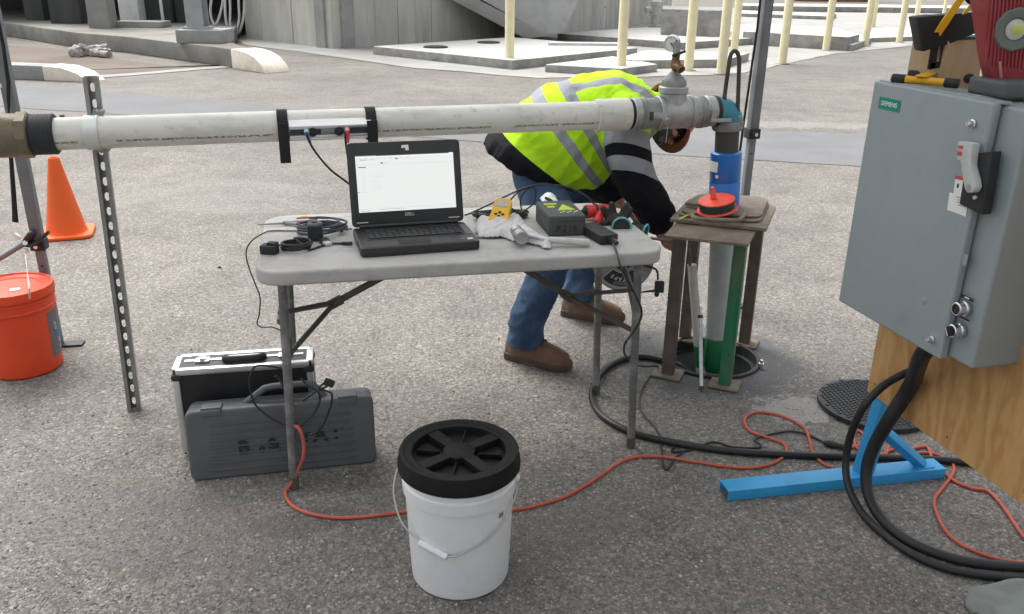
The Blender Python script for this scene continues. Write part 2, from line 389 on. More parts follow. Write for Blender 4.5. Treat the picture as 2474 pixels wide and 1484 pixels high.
# ---- raised slabs with hatches
M_slabside_shaded = mat('rough_shaded_slab_side', (.31, .305, .285), .9, var=.3, scale=4, bump=.6, bscale=18, dirt=(.14, .135, .125), dscale=3, damt=.7)  # dirty rough sides, with their shading also put into the darker colour
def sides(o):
    o.data.materials.append(M_slabside_shaded)
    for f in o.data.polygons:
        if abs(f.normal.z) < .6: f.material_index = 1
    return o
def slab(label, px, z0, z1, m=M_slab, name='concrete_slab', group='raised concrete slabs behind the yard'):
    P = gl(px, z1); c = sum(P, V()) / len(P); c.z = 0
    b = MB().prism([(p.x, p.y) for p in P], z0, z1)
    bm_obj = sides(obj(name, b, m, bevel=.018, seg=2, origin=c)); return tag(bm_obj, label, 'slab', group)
s1 = thing('concrete_slab', 'large raised concrete slab with two black round hatches', 'slab', V((G(1200, 130).x, G(1200, 130).y, 0)), group='raised concrete slabs behind the yard')
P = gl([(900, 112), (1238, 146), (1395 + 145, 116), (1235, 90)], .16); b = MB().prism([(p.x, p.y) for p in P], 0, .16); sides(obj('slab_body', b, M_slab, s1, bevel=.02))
for hx, hy in ((1052, 114), (1180, 103)):
    h = G(hx, hy, .17); b = MB().lathe([(.001, .03), (.2, .03), (.23, .022), (.24, -.01)], 32, T(h.x, h.y, .16)); obj('hatch_lid', b, M_black, s1)
b = MB().box((0, 0, 0), (1.6, .35, .05), T(G(1420, 107, .18).x, G(1420, 107, .18).y, .185) @ Rz(.05)); obj('step_plate', b, M_slab, s1, bevel=.008)
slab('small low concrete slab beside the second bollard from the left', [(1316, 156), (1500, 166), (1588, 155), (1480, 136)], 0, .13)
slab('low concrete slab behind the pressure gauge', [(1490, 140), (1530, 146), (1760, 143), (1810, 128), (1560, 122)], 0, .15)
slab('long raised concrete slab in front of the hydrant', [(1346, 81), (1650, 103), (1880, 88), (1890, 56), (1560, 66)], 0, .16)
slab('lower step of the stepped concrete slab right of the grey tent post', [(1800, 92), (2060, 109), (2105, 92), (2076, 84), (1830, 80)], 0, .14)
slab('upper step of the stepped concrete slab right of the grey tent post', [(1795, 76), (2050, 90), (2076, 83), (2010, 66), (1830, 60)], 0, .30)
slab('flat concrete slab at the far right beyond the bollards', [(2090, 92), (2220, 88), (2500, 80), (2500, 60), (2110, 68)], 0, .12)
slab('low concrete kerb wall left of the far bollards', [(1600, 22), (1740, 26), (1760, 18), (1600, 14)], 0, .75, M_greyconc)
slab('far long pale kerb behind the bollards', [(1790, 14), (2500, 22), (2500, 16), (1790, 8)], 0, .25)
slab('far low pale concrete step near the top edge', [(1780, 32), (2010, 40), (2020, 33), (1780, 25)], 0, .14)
# far brick wall in courses
bw = thing('brick_wall', 'far reddish brick wall at the top edge', 'wall', V((G(2000, 6).x, G(2000, 6).y, 0)))
A, B = G(1905, 3), G(2110, 5); D = (B - A); L_ = D.length; D.normalize()
b = MB().box((L_ / 2, .25, 1.5), (L_, .3, 3.0), frame(A, V((0, 0, 1)), D)); obj('wall', b, M_brick, bw)
pil = [MB().box((t, -.0, 1.5), (.6, .3, 3.02), frame(A, V((0, 0, 1)), D)) for t in (.3, L_ / 2, L_ - .3)]
for q in pil: obj('pier', q, M_brick, bw, bevel=.02)

# ---- platform, kerbs
PLZ = .30
pl = thing('loading_platform', 'raised concrete loading platform with cream painted rounded nose', 'platform', V((G(400, 140).x, G(400, 140).y, 0)))
front = gl([(-120, 40), (27, 57), (186, 79), (301, 88), (410, 101), (500, 111), (560, 119)], PLZ)
back = [G(603, 117, PLZ), G(545, 97, PLZ), V((-8.2, 27.5, 0)), V((-24, 27.5, 0)), V((-24, front[0].y, 0))]
b = MB().prism([(p.x, p.y) for p in front + back], 0, PLZ); obj('platform_body', b, mat('platform_concrete', (.25, .245, .222), .85, var=.25, scale=1.2, bump=.5, bscale=25, dirt=(.12, .10, .08), dscale=.9, damt=.6), pl, bevel=.03)
e0, e1 = front[-2], front[-1]; dn = (e1 - e0).normalized(); sd_ = V((-dn.y, dn.x, 0))
if sd_.y < 0: sd_ = -sd_
prof = [(0, 0), (0, PLZ + .004), (.25, PLZ + .004), (.5, PLZ * .93), (.72, PLZ * .75), (.92, PLZ * .4), (1.0, 0)]
Mn = Matrix(((dn.x, 0, sd_.x, e1.x), (dn.y, 0, sd_.y, e1.y), (0, 1, 0, 0), (0, 0, 0, 1)))
b = MB().prism(prof, -.03, .42, Mn); obj('painted_nose', b, M_cream, pl, bevel=.02)
kb = thing('kerb', 'grey kerb with cream painted rounded end at the left', 'kerb', V((G(80, 170).x, G(80, 170).y, 0)), group='kerbs of the loading bay')
k0, k1 = G(-150, 150, .2), G(100, 160, .2); dn = (k1 - k0); dn.z = 0; kl = dn.length; dn.normalize(); sd_ = V((-dn.y, dn.x, 0))
Mk = Matrix(((dn.x, 0, sd_.x, k0.x), (dn.y, 0, sd_.y, k0.y), (0, 1, 0, 0), (0, 0, 0, 1)))
b = MB().prism([(0, 0), (0, .2), (kl, .2), (kl, 0)], 0, .35, Mk); obj('kerb_body', b, M_greyconc, kb, bevel=.02)
b = MB().prism([(kl, 0), (kl, .204), (kl + .3, .19), (kl + .55, .12), (kl + .72, 0)], -.003, .38, Mk); obj('painted_nose', b, M_cream, kb, bevel=.02)
# broken drain block at the platform foot
dr = thing('broken_drain_block', 'broken grey concrete drain block at the platform foot', 'rubble', G(220, 138))
p = G(220, 138); M_rub = mat('rubble_concrete', (.40, .385, .36), .9, var=.4, scale=9, bump=.8, bscale=20, dirt=(.12, .10, .085), dscale=6, damt=.8)
def rubble(c, sx, sy, sz, a, seed):
    b = MB().box((0, 0, sz / 2), (sx, sy, sz), T(*c) @ Rz(a) @ Matrix.Rotation(.12 * math.sin(seed * 5), 4, 'Y')); me = remesh(b, .022, 'rubble', 1)
    nr = [v.normal.copy() for v in me.vertices]
    for v, n_ in zip(me.vertices, nr): v.co += n_ * (.06 * noise.noise(v.co * 7 + V((seed, 0, 0))) + .03 * noise.noise(v.co * 19))
    return me
for c, sx, sy, sz, a_, sd2, nm in ((p + V((-.24, 0, 0)), .22, .26, .17, .2, 1, 'block'), (p + V((.17, .05, 0)), .30, .24, .14, -.4, 2, 'block'), (p + V((-.02, .16, 0)), .46, .12, .20, .1, 3, 'slab_piece')): obj(nm, rubble(c, sx, sy, sz, a_, sd2), M_rub, dr, auto=25)
obj('pipe_stub', MB().tube([p + V((.2, -.1, .07)), p + V((.42, -.2, .06))], .06, 14), M_rub, dr)

# ---- concrete building: boarded wall, dark bay, columns
bd = thing('concrete_building', 'board formed concrete building with dark open bay', 'building', V((-3.2, 19.5, 0)))
W0, W1, W2, W3 = G(594, 94), G(806, 119), G(1330, 84), G(1620, 50)
WH = 5.2
def boards(a, c, n, name='panel'):
    d = c - a; Lw = d.length; d = d.normalized(); Mw = frame(a, V((0, 0, 1)), d); rg = random.Random(int(a.x * 100))
    t = 0; ws = [rg.uniform(.8, 1.2) for _ in range(n)]; k = Lw / sum(ws)
    for w_ in ws:
        w_ *= k; off = rg.uniform(0, .014)
        obj(name, MB().box((t + w_ / 2, .12 - off + .0, WH / 2), (w_ - .008, .2, WH), Mw), M_wallc, bd, bevel=.004, seg=1); t += w_
boards(W0, W1, 5); boards(W1, W2, 12); boards(W2, W3, 5)
for a, c in ((W0, W1), (W1, W2), (W2, W3)):
    d = c - a; obj('backing_wall', MB().box((d.length / 2, .36, WH / 2), (d.length + .1, .3, WH), frame(a, V((0, 0, 1)), d)), M_greyconc, bd)
# return wall and bay
obj('return_wall', MB().prism([(W0.x, W0.y + .05), (W0.x + .3, W0.y + .3), (W0.x - .4, 28), (W0.x - .7, 28)], 0, WH), M_greyconc, bd)
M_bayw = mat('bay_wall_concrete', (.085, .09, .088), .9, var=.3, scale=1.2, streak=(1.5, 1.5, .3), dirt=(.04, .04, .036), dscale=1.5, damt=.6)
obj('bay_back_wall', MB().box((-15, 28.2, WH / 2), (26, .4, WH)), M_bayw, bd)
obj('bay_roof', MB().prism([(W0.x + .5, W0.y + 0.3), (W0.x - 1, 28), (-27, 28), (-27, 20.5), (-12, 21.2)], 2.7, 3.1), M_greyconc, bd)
M_col = mat('grey_column_steel', (.36, .39, .40), .6, var=.12, scale=3, dirt=(.22, .2, .18), damt=.4)
def column(x0, x1, yb, dep, zb=PLZ, m=M_greyconc, nm='column'):
    a, c = G(x0, yb, zb), G(x1, yb, zb); wd = (c - a).length; ce = (a + c) / 2 + V((0, dep / 2, 0))
    return obj(nm, MB().box((ce.x, ce.y, zb + 1.2), (wd, dep, 2.4)), m, bd, bevel=.015)
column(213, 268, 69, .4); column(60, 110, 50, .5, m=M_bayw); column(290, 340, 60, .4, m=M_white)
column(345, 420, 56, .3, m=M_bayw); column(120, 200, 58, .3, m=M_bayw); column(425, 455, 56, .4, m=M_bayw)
obj('column_plinth', MB().box((G(333, 68, PLZ).x, G(333, 68, PLZ).y + .3, PLZ + .06), (1.0, .6, .14)), M_greyconc, bd, bevel=.02)
a = G(395, 60, PLZ); obj('conduit', MB().cyl((a.x, a.y, PLZ), (a.x, a.y, 2.7), .035, n=12), M_white, bd)
sc_ = thing('steel_column', 'pale grey steel column on a concrete footing at the wall corner', 'column', G(480, 100, PLZ))
a, c = G(430, 104, PLZ), G(533, 107, PLZ); wd = (c - a).length; ce = (a + c) / 2 + V((0, .35, 0))
obj('footing', MB().box((ce.x, ce.y, PLZ + .11), (wd, .7, .22)), M_greyconc, sc_, bevel=.025)
cx = GY(478, 60, ce.y).x
obj('flange', MB().box((cx, ce.y, PLZ + .24), (.42, .4, .04)), M_col, sc_, bevel=.005)
for s in (-1, 1): obj('column_flange', MB().box((cx, ce.y + s * .14, PLZ + 1.25), (.3, .02, 2.0)), M_col, sc_)
obj('column_web', MB().box((cx, ce.y, PLZ + 1.25), (.02, .26, 2.0)), M_col, sc_)
M_hose = mat('pale_hose', (.62, .63, .62), .6)
hy_ = W0.y - .25
hh = thing('coiled_hose', 'pale hose hanging in loops on the building wall', 'hose', V((GY(550, 60, hy_).x, hy_, 0)))
obj('hose', MB().tube([GY(x, y, hy_) for x, y in ((505, -160), (512, -30), (508, 30), (520, 60), (535, 20), (545, -60), (540, -160))], .028, 8, 6), M_hose, hh)
obj('hose', MB().tube([GY(x, y, hy_ - .06) for x, y in ((545, -160), (543, 0), (548, 60), (566, 90), (584, 60), (590, 0), (580, -80), (565, -160))], .03, 8, 6), M_hose, hh)
obj('hose', MB().tube([GY(x, y, hy_ - .12) for x, y in ((540, -160), (555, 0), (556, 60), (566, 84), (577, 50), (576, 0), (570, -160))], .026, 8, 6), M_hose, hh)
obj('hose', MB().tube([GY(x, y, hy_ - .1) for x, y in ((520, 75), (545, 92), (570, 93), (582, 80))], .03, 8, 6), M_black, hh)
# stair flank: sloping stringer and wedge
st = thing('concrete_stair_flank', 'sloping concrete stair flank leaning against the building', 'stair', V((G(1300, 88).x, G(1300, 88).y, 0)))
yy = 20.4
def PY(x, y): return GY(x, y, yy)
Ms = Matrix(((1, 0, 0, 0), (0, 0, 1, yy), (0, 1, 0, 0), (0, 0, 0, 1)))
q = [PY(1324, 88), PY(1268, 94), PY(1090, 0), PY(870, -116), PY(940, -116), PY(1155, 0)]
obj('stringer', MB().prism([(p.x, p.z) for p in q], 0, 2.6, Ms), M_conc, st, bevel=.02)
q = [PY(1316, 86), PY(1362, 82), PY(1385, 30), PY(1400, 0), PY(1440, -116), PY(950, -116), PY(1162, 0)]
obj('flank_plate', MB().prism([(p.x, p.z) for p in q], .12, 2.2, Ms), mat('pale_flank_plaster', (.48, .485, .485), .8, var=.12, scale=1.5, dirt=(.33, .33, .32), damt=.5), st, bevel=.02)
dp = thing('downpipe', 'pale blue grey downpipe on the building wall', 'pipe', V((GY(1453, 70, W3.y - 1).x, W3.y - 1, 0)))
yp = W2.y + (W3.y - W2.y) * .42 - .35
a = GY(1453, 74, yp); obj('pipe', MB().cyl((a.x, yp, 0), (a.x, yp, 5), .085, n=16), mat('pale_blue_pipe', (.60, .66, .72), .5), dp)
for z in (.6, 2.4): obj('bracket', MB().lathe([(.088, -.03), (.1, -.03), (.1, .03), (.088, .03)], 16, T(a.x, yp, z)), M_col, dp)
# hydrant standpipe
hp = G(1582, 66, .16); hy = thing('hydrant', 'weathered grey hydrant standing on the long slab', 'hydrant', hp)
b = MB().lathe([(.001, 0), (.2, 0), (.2, .05), (.12, .06), (.12, .3), (.17, .32), (.17, .42), (.13, .44), (.13, .55), (.16, .57), (.16, .66), (.09, .72), (.001, .73)], 20, T(*hp)); obj('barrel', b, mat('weathered_hydrant', (.45, .44, .41), .6, var=.35, scale=12), hy)
for dx in (-1, 1): obj('outlet', MB().cyl(hp + V((0, 0, .48)), hp + V((dx * .3, -.05, .44)), .07, .085, 14), MATS['weathered_hydrant'], hy)
obj('operating_nut', MB().cyl(hp + V((0, 0, .72)), hp + V((0, 0, .84)), .05, n=6), M_black, hy)

# ---- bollards
BOL = [(1230, 163, 'pale yellow bollard at the front corner of the large slab, leftmost of the row'), (1499, 178, 'pale yellow bollard in front of the small low slab, behind the bent worker'),
       (1662, 172, 'pale yellow bollard just right of the pressure gauge'), (1741, 180, 'pale yellow bollard left of the dark steel loop handle'),
       (1772, 128, 'pale yellow bollard directly behind the dark steel loop handle'), (1888, 155, 'pale yellow bollard immediately right of the grey tent post'),
       (1994, 123, 'pale yellow bollard at the middle of the stepped slab'), (2088, 113, 'pale yellow bollard at the right corner of the stepped slab'),
       (2107, 66, 'far pale yellow bollard half hidden behind the stepped slab corner bollard'), (2171, 104, 'pale yellow bollard right of the stepped slab on the asphalt'),
       (2208, 74, 'far pale yellow bollard left of the yellow work lamp'), (2279, 37, 'farthest pale yellow bollard above the black lamp head')]
_b = MB().lathe([(.079, .006), (.079, 1.22), (.074, 1.26), (.055, 1.29), (.001, 1.305)], 20); bm0 = None
_f = MB().lathe([(.001, .0), (.13, .0), (.125, .012), (.001, .013)], 20); fm0 = None
for x, y, lb in BOL:
    p = G(x, y); t = thing('bollard', lb, 'bollard', (p.x, p.y, .008), group='pale yellow bollards along the slabs')
    if bm0 is None:
        bm0 = obj('post', _b, M_yellow, t, world=False); fm0 = obj('collar', _f, M_conc, t, world=False)
    else: share('post', bm0, t); share('collar', fm0, t)
# ================================================================ canopy tent
def proj(p):
    v = V(p) - V((0, 0, CAMH)); k = v.dot(cF); return (PW / 2 + PF * v.dot(cR) / k, PH / 2 - PF * v.dot(cU) / k)
def zfor(p, ypx):
    lo, hi = 0, 3
    for _ in range(40):
        md = (lo + hi) / 2
        if proj((p.x, p.y, md))[1] > ypx: lo = md
        else: hi = md
    return lo
M_tentpost = mat('grey_powder_coated_steel', (.17, .185, .20), .45, .3, var=.1, scale=10, dirt=(.28, .28, .28), damt=.35)
M_strap = mat('black_strap', (.015, .016, .018), .8, bump=.4, bscale=200)
def fabric_mat():
    m, N, L, b = nodes('canopy_fabric'); b.inputs['Base Color'].default_value = (.70, .73, .76, 1); b.inputs['Roughness'].default_value = .8
    tr = N('ShaderNodeBsdfTranslucent'); tr.inputs[0].default_value = (.88, .90, .92, 1); mx = N('ShaderNodeMixShader', i0=.40)
    L(b.outputs[0], mx.inputs[1]); L(tr.outputs[0], mx.inputs[2])
    o = [n for n in m.node_tree.nodes if n.type == 'OUTPUT_MATERIAL'][0]; L(mx.outputs[0], o.inputs[0]); return m
TL, TR_ = G(143, 834), G(1768, 742)
td = (TR_ - TL); td.z = 0; tl = td.length; td.normalize(); tn_ = V((td.y, -td.x, 0))
TFL, TFR = TL + tn_ * tl, TR_ + tn_ * tl
tent = thing('canopy_tent', 'canopy tent on grey square steel posts shading the work area', 'tent', (TL + TFR) / 2, math.atan2(td.y, td.x))
EV = 2.08
for p, zb in ((TL, .45), (TR_, zfor(TR_, 322)), (TFL, .9), (TFR, .9)):
    Mp = frame(p, V((0, 0, 1)), td)
    po = obj('post', MB().box((0, 0, EV / 2 + zb / 2), (.042, .042, EV - zb), Mp).box((0, 0, zb / 2), (.033, .033, zb + .01), Mp), M_tentpost, tent, bevel=.003)
    obj('foot_plate', MB().box((.035, -.005, .005), (.13, .05, .009), Mp), M_black, tent, bevel=.002)
    obj('slider_bracket', MB().box((0, 0, zb), (.056, .056, .045), Mp).box((-.0, -.032, zb), (.03, .02, .02), Mp), M_black, tent, bevel=.004)
    obj('height_pin', MB().cyl(Mp @ V((0, -.03, zb)), Mp @ V((0, -.047, zb)), .008, n=12), MATS['bright_steel'], tent)
    obj('pin_hole', MB().cyl(Mp @ V((0, -.010, zb - .09)), Mp @ V((0, -.0168, zb - .09)), .005, n=10), M_black, tent)
PK = (TL + TFR) / 2 + V((0, 0, 2.95))
cs = [q + V((0, 0, EV)) for q in (TL, TR_, TFR, TFL)]
b = MB()
ov = [c + (c - PK).normalized() * .04 for c in cs]; vl = [V((c.x, c.y, EV - .22)) for c in ov]
b.add([PK] + ov + vl, [[0, 1, 2], [0, 2, 3], [0, 3, 4], [0, 4, 1], [1, 5, 6, 2], [2, 6, 7, 3], [3, 7, 8, 4], [4, 8, 5, 1]])
obj('roof_fabric', b, fabric_mat(), tent, fl=True)
for i in range(4):
    obj('roof_truss', MB().cyl(cs[i] - V((0, 0, .06)), cs[(i + 1) % 4] - V((0, 0, .06)), .012, n=8), M_tentpost, tent)
    obj('rafter', MB().cyl(cs[i] - V((0, 0, .03)), PK - V((0, 0, .05)), .012, n=8), M_tentpost, tent)
# dangling black strap and guy cord
ys = TL.y - .02
sp = [V((GY(8, 110, ys).x - .02, ys, 2.02)), GY(8, 110, ys), GY(20, 290, ys), GY(28, 400, ys), GY(35, 500, ys), GY(37, 537, ys)]
o = obj('strap', MB().tube(sp, [.006, .007, .008, .009, .011, .013], 8, 3, flat=.35, up=(0, 1, 0)), M_strap, origin=sp[0]); tag(o, 'black webbing strap hanging down beside the left tent post', 'strap')
yc = TR_.y - .05
o = obj('guy_cord', MB().tube([V((GY(1838, -40, yc).x, yc, 2.05)), GY(1830, 60, yc), GY(1797, 290, yc), V((GY(1760, 560, yc).x, yc, .25)), V((GY(1738, 735, yc).x, yc, .01))], .0055, 8), M_strap, origin=(GY(1800, 300, yc).x, yc, 0)); tag(o, 'thin black cord running down beside the right tent post', 'cord')

# ================================================================ pipe run
M_pvc = None
def pvc_mat(name, base, band=None):
    m, N, L, b = nodes(name)
    tc = N('ShaderNodeTexCoord'); n1 = N('ShaderNodeTexNoise', i2=7.0, i3=8.0, i4=.7); mp = N('ShaderNodeMapping'); mp.inputs['Scale'].default_value = (.35, 2.5, 2.5); L(tc.outputs['Object'], mp.inputs[0]); L(mp.outputs[0], n1.inputs[0])
    rp = ramp(N, [(.3, tuple(x * .72 for x in base)), (.5, tuple(x * .97 for x in base)), (.7, base)]); L(n1.outputs[0], rp.inputs[0]); out = rp.outputs[0]
    n2 = N('ShaderNodeTexNoise', i2=38.0, i3=6.0); L(tc.outputs['Object'], n2.inputs[0]); r2 = N('ShaderNodeMapRange', i1=.6, i2=.78, i3=0.0, i4=.5); L(n2.outputs[0], r2.inputs[0])
    m1 = N('ShaderNodeMixRGB'); m1.inputs[2].default_value = (.2, .19, .17, 1); L(r2.outputs[0], m1.inputs[0]); L(out, m1.inputs[1]); out = m1.outputs[0]
    if band:      # faint printed specification line along the pipe: attribute 'pr' = x along, 'pt' = angle
        ax = N('ShaderNodeAttribute', attribute_name='pr'); at = N('ShaderNodeAttribute', attribute_name='pt')
        cb = N('ShaderNodeCombineXYZ'); mu = N('ShaderNodeMath', operation='MULTIPLY', i1=95.0); L(ax.outputs['Fac'], mu.inputs[0]); L(mu.outputs[0], cb.inputs[0])
        mv = N('ShaderNodeMath', operation='MULTIPLY', i1=14.0); L(at.outputs['Fac'], mv.inputs[0]); L(mv.outputs[0], cb.inputs[1])
        nn = N('ShaderNodeTexNoise', i2=1.0, i3=2.0); L(cb.outputs[0], nn.inputs[0])
        g1 = N('ShaderNodeMath', operation='GREATER_THAN', i1=.47); L(nn.outputs[0], g1.inputs[0])
        cb2 = N('ShaderNodeCombineXYZ'); mu2 = N('ShaderNodeMath', operation='MULTIPLY', i1=3.2); L(ax.outputs['Fac'], mu2.inputs[0]); L(mu2.outputs[0], cb2.inputs[0])
        n4 = N('ShaderNodeTexNoise', i2=1.0, i3=1.0); L(cb2.outputs[0], n4.inputs[0]); g4 = N('ShaderNodeMath', operation='GREATER_THAN', i1=.44); L(n4.outputs[0], g4.inputs[0])
        sb = N('ShaderNodeMath', operation='SUBTRACT', i1=0.0); L(at.outputs['Fac'], sb.inputs[0]); ab = N('ShaderNodeMath', operation='ABSOLUTE'); L(sb.outputs[0], ab.inputs[0])
        lt = N('ShaderNodeMath', operation='LESS_THAN', i1=.075); L(ab.outputs[0], lt.inputs[0])
        a1 = N('ShaderNodeMath', operation='MULTIPLY'); L(g1.outputs[0], a1.inputs[0]); L(lt.outputs[0], a1.inputs[1])
        a2 = N('ShaderNodeMath', operation='MULTIPLY'); L(a1.outputs[0], a2.inputs[0]); L(g4.outputs[0], a2.inputs[1])
        a3 = N('ShaderNodeMath', operation='MULTIPLY', i1=.8); L(a2.outputs[0], a3.inputs[0])
        m5 = N('ShaderNodeMixRGB'); m5.inputs[2].default_value = (.05, .05, .05, 1); L(a3.outputs[0], m5.inputs[0]); L(out, m5.inputs[1]); out = m5.outputs[0]
    L(out, b.inputs['Base Color']); b.inputs['Roughness'].default_value = .42
    return m
M_pvc = pvc_mat('white_pvc_pipe', (.66, .65, .595), True); M_pvc2 = pvc_mat('white_pvc_fitting', (.63, .61, .555))
M_galv = mat('galvanized_steel', (.40, .41, .405), .5, .75, var=.28, scale=22, bump=.3, bscale=60, dirt=(.24, .23, .2), dscale=9, damt=.6)
M_galv2 = mat('dull_cast_fitting', (.27, .28, .27), .6, .4, var=.3, scale=18, bump=.4, bscale=50, dirt=(.15, .14, .12), dscale=8, damt=.6)
M_rubber = mat('black_rubber', (.022, .025, .028), .6, var=.3, scale=20, bump=.2)
M_teal = mat('teal_painted_elbow', (.05, .25, .34), .55, var=.3, scale=10, dirt=(.07, .08, .085), dscale=12, damt=.9)
M_rust = mat('dark_rusted_pipe', (.075, .07, .065), .75, .2, var=.3, scale=16, bump=.4, dirt=(.16, .12, .09), dscale=10, damt=.4)
M_bronze = mat('bronze_valve', (.17, .145, .095), .5, .35, var=.25, scale=9, bump=.3, dirt=(.07, .06, .05), dscale=7, damt=.6)
M_brass = mat('tarnished_brass', (.17, .095, .05), .45, .7, var=.35, scale=30)
M_blue = mat('blue_enamel', (.02, .16, .52), .35, var=.12, scale=8, coat=.2)
M_paper = mat('white_paper_label', (.78, .78, .76), .7, var=.05)
S0 = G(325, 988); RB = G(1729, 868)
Q = GY(226, 321, S0.y - .085); E = GY(1759, 268, RB.y - .01)
ax = (E - Q); axn = ax.normalized()
def pa(px):                                  # point on pipe axis at photo column px
    lo, hi = -1.0, 1.5
    for _ in range(40):
        md = (lo + hi) / 2
        if proj(Q + ax * md)[0] < px: lo = md
        else: hi = md
    return Q + ax * lo
pr = thing('test_pipe_run', 'white plastic test pipe with galvanized fittings and teal elbow dropping into the well', 'pipe', V((RB.x, RB.y, 0)))
R0 = .0497
def seg(x0, x1, r, m, name, n=32, r2=None, chamfer=.003):
    a, c = pa(x0), pa(x1); r2 = r if r2 is None else r2; l = (c - a).length; ch = min(chamfer, l * .3)
    b = MB().tube([a, a + axn * ch, c - axn * ch, c], [r - ch, r, r2, r2 - ch], n); return obj(name, b, m, pr)
# main pipe with attributes for its printed line
a, c = pa(130), pa(1445); nseg = 40; b = MB().tube([a.lerp(c, i / nseg) for i in range(nseg + 1)], R0, 48, up=(0, 0, 1))
o = obj('pipe', b, M_pvc, pr); me = o.data; inv = rootmat(pr)
fr = basis(axn, (0, 0, 1)); prs = []; pts = []
tgt = math.atan2(-.45, -.9)
for v in me.vertices:
    q = inv @ v.co - a; u = q.dot(axn); d = q - axn * u; prs.append(u)
    zc = d.z / R0; fc = (d.dot(V((axn.y, -axn.x, 0)).normalized())) / R0; an = math.atan2(zc, fc); pts.append(an + .42 if abs(an) < 1.6 else 9.0)
me.attributes.new('pr', 'FLOAT', 'POINT').data.foreach_set('value', prs); me.attributes.new('pt', 'FLOAT', 'POINT').data.foreach_set('value', pts)
# bronze valve at the left end
seg(-120, 60, .066, M_bronze, 'valve_body'); seg(46, 76, .071, M_bronze, 'valve_hex', 8, chamfer=.004)
va = pa(-40); obj('valve_bonnet', MB().cyl(va, va + V((0, 0, .14)), .045, .035, 8), M_bronze, pr, bevel=.003)
obj('valve_handle', MB().box((0, 0, 0), (.2, .025, .012), T(va.x - .02, va.y, va.z + .15)), M_yellow, pr, bevel=.003)
seg(72, 80, .063, M_rubber, 'coupling_lip')
seg(79, 137, .0615, M_rubber, 'rubber_coupling')
for i in range(7): seg(82 + i * 8, 86 + i * 8, .0622, M_rubber, 'coupling_rib', chamfer=.0006)
# right hand fittings
seg(1437, 1517, .0575, M_pvc2, 'coupling'); seg(1514, 1526, .052, M_rubber, 'gasket')
seg(1524, 1541, .0585, M_galv, 'camlock_collar'); seg(1540, 1590, .055, M_galv2, 'camlock_body'); seg(1548, 1556, .0585, M_galv2, 'camlock_rib')
f0 = pa(1572) + V((axn.y, -axn.x, 0)) * .056; obj('camlock_lever', MB().box((0, 0, 0), (.055, .008, .022), frame(f0, V((0, 0, 1)), axn)), M_galv, pr, bevel=.003)
f0 = pa(1558) + V((axn.y, -axn.x, 0)) * .058; obj('lever_pivot', MB().box((0, 0, 0), (.012, .012, .03), frame(f0, V((0, 0, 1)), axn)), M_rust, pr, bevel=.002)
seg(1584, 1668, .0575, M_galv, 'tee_body'); seg(1584, 1594, .0625, M_galv, 'tee_band'); seg(1660, 1670, .0625, M_galv, 'tee_band')
t0 = pa(1622); up = V((0, 0, 1))
obj('tee_branch', MB().cyl(t0, t0 + up * .085, .05, .048, 32), M_galv, pr)
obj('branch_band', MB().tube([t0 + up * .07, t0 + up * .074, t0 + up * .092, t0 + up * .096], [.05, .054, .054, .05], 32), M_galv, pr)
obj('hex_bushing', MB().cyl(t0 + up * .095, t0 + up * .118, .047, .045, 8), M_galv2, pr, bevel=.003)
obj('reducer', MB().tube([t0 + up * .117, t0 + up * .125, t0 + up * .14, t0 + up * .146], [.04, .036, .02, .017], 24), M_galv2, pr)
f0 = pa(1596) + V((axn.y, -axn.x, -.35)).normalized() * .058; obj('side_plug', MB().lathe([(.0, .01), (.012, .01), (.014, 0), (.018, 0), (.018, -.012)], 20, frame(f0, V((axn.y, -axn.x, -.35)))), M_galv, pr)
obj('plug_wire', MB().tube([f0, f0 + V((.004, -.005, -.03)), f0 + V((.002, -.004, -.08))], .0014, 6, 3), M_galv, pr)
# nipple, small tee, gauge, spigot
n0 = t0 + up * .146
obj('nipple', MB().tube([n0, n0 + up * .02, n0 + up * .021, n0 + up * .035], [.012, .012, .015, .015], 16), M_galv, pr)
obj('small_tee', MB().cyl(n0 + up * .03, n0 + up * .10, .0135, n=16).tube([n0 + up * .03, n0 + up * .04], .016, 16).tube([n0 + up * .09, n0 + up * .102], .0165, 16), M_galv, pr)
gp = GY(1621.5, 106, n0.y); gs = n0 + up * .1
obj('gauge_stem', MB().cyl(gs, V((gs.x, gs.y, gp.z - .02)), .008, n=12).cyl(gs, gs + up * .012, .011, n=6), M_galv2, pr)
gn = V((-.32, -.92, -.1)).normalized(); Mg = frame(gp, gn, (0, 0, 1)); gr = .0285
ga = obj('gauge_case', MB().lathe([(.001, -.028), (gr * .9, -.028), (gr, -.022), (gr, .002), (gr * .93, .004), (gr * .93, -.001), (.001, -.001)], 36, Mg), MATS['bright_steel'], pr)
obj('gauge_face', MB().lathe([(.001, .0), (gr * .92, .0)], 32, Mg), M_paper, ga)
mk = MB()
for k in range(11):
    an = math.radians(-135 + 27 * k); Mr = Mg @ Rz(an); mk.box((gr * .74, 0, .0008), (gr * .16, .0012, .0006), Mr)
mk.box((gr * .3, 0, .0012), (gr * .75, .0014, .0008), Mg @ Rz(math.radians(-150))); mk.lathe([(.001, .002), (.003, .002), (.003, .0004)], 10, Mg)
obj('gauge_needle_and_marks', mk, M_black, ga)
obj('spigot_body', MB().tube([n0 + up * .068, GY(1630, 160, n0.y - .01), GY(1640, 162, n0.y - .03), GY(1645, 168, n0.y - .055)], [.011, .016, .0155, .0135], 16, 4), M_brass, pr)
sm_ = GY(1645, 168, n0.y - .055); obj('spigot_mouth', MB().lathe([(.0145, -.008), (.0145, .004), (.010, .004), (.010, -.006), (.001, -.006)], 18, frame(sm_, V((.35, -.75, -.55)))), M_brass, pr)
sb_ = GY(1637, 158, n0.y - .02); stp = GY(1640, 130, n0.y - .02)
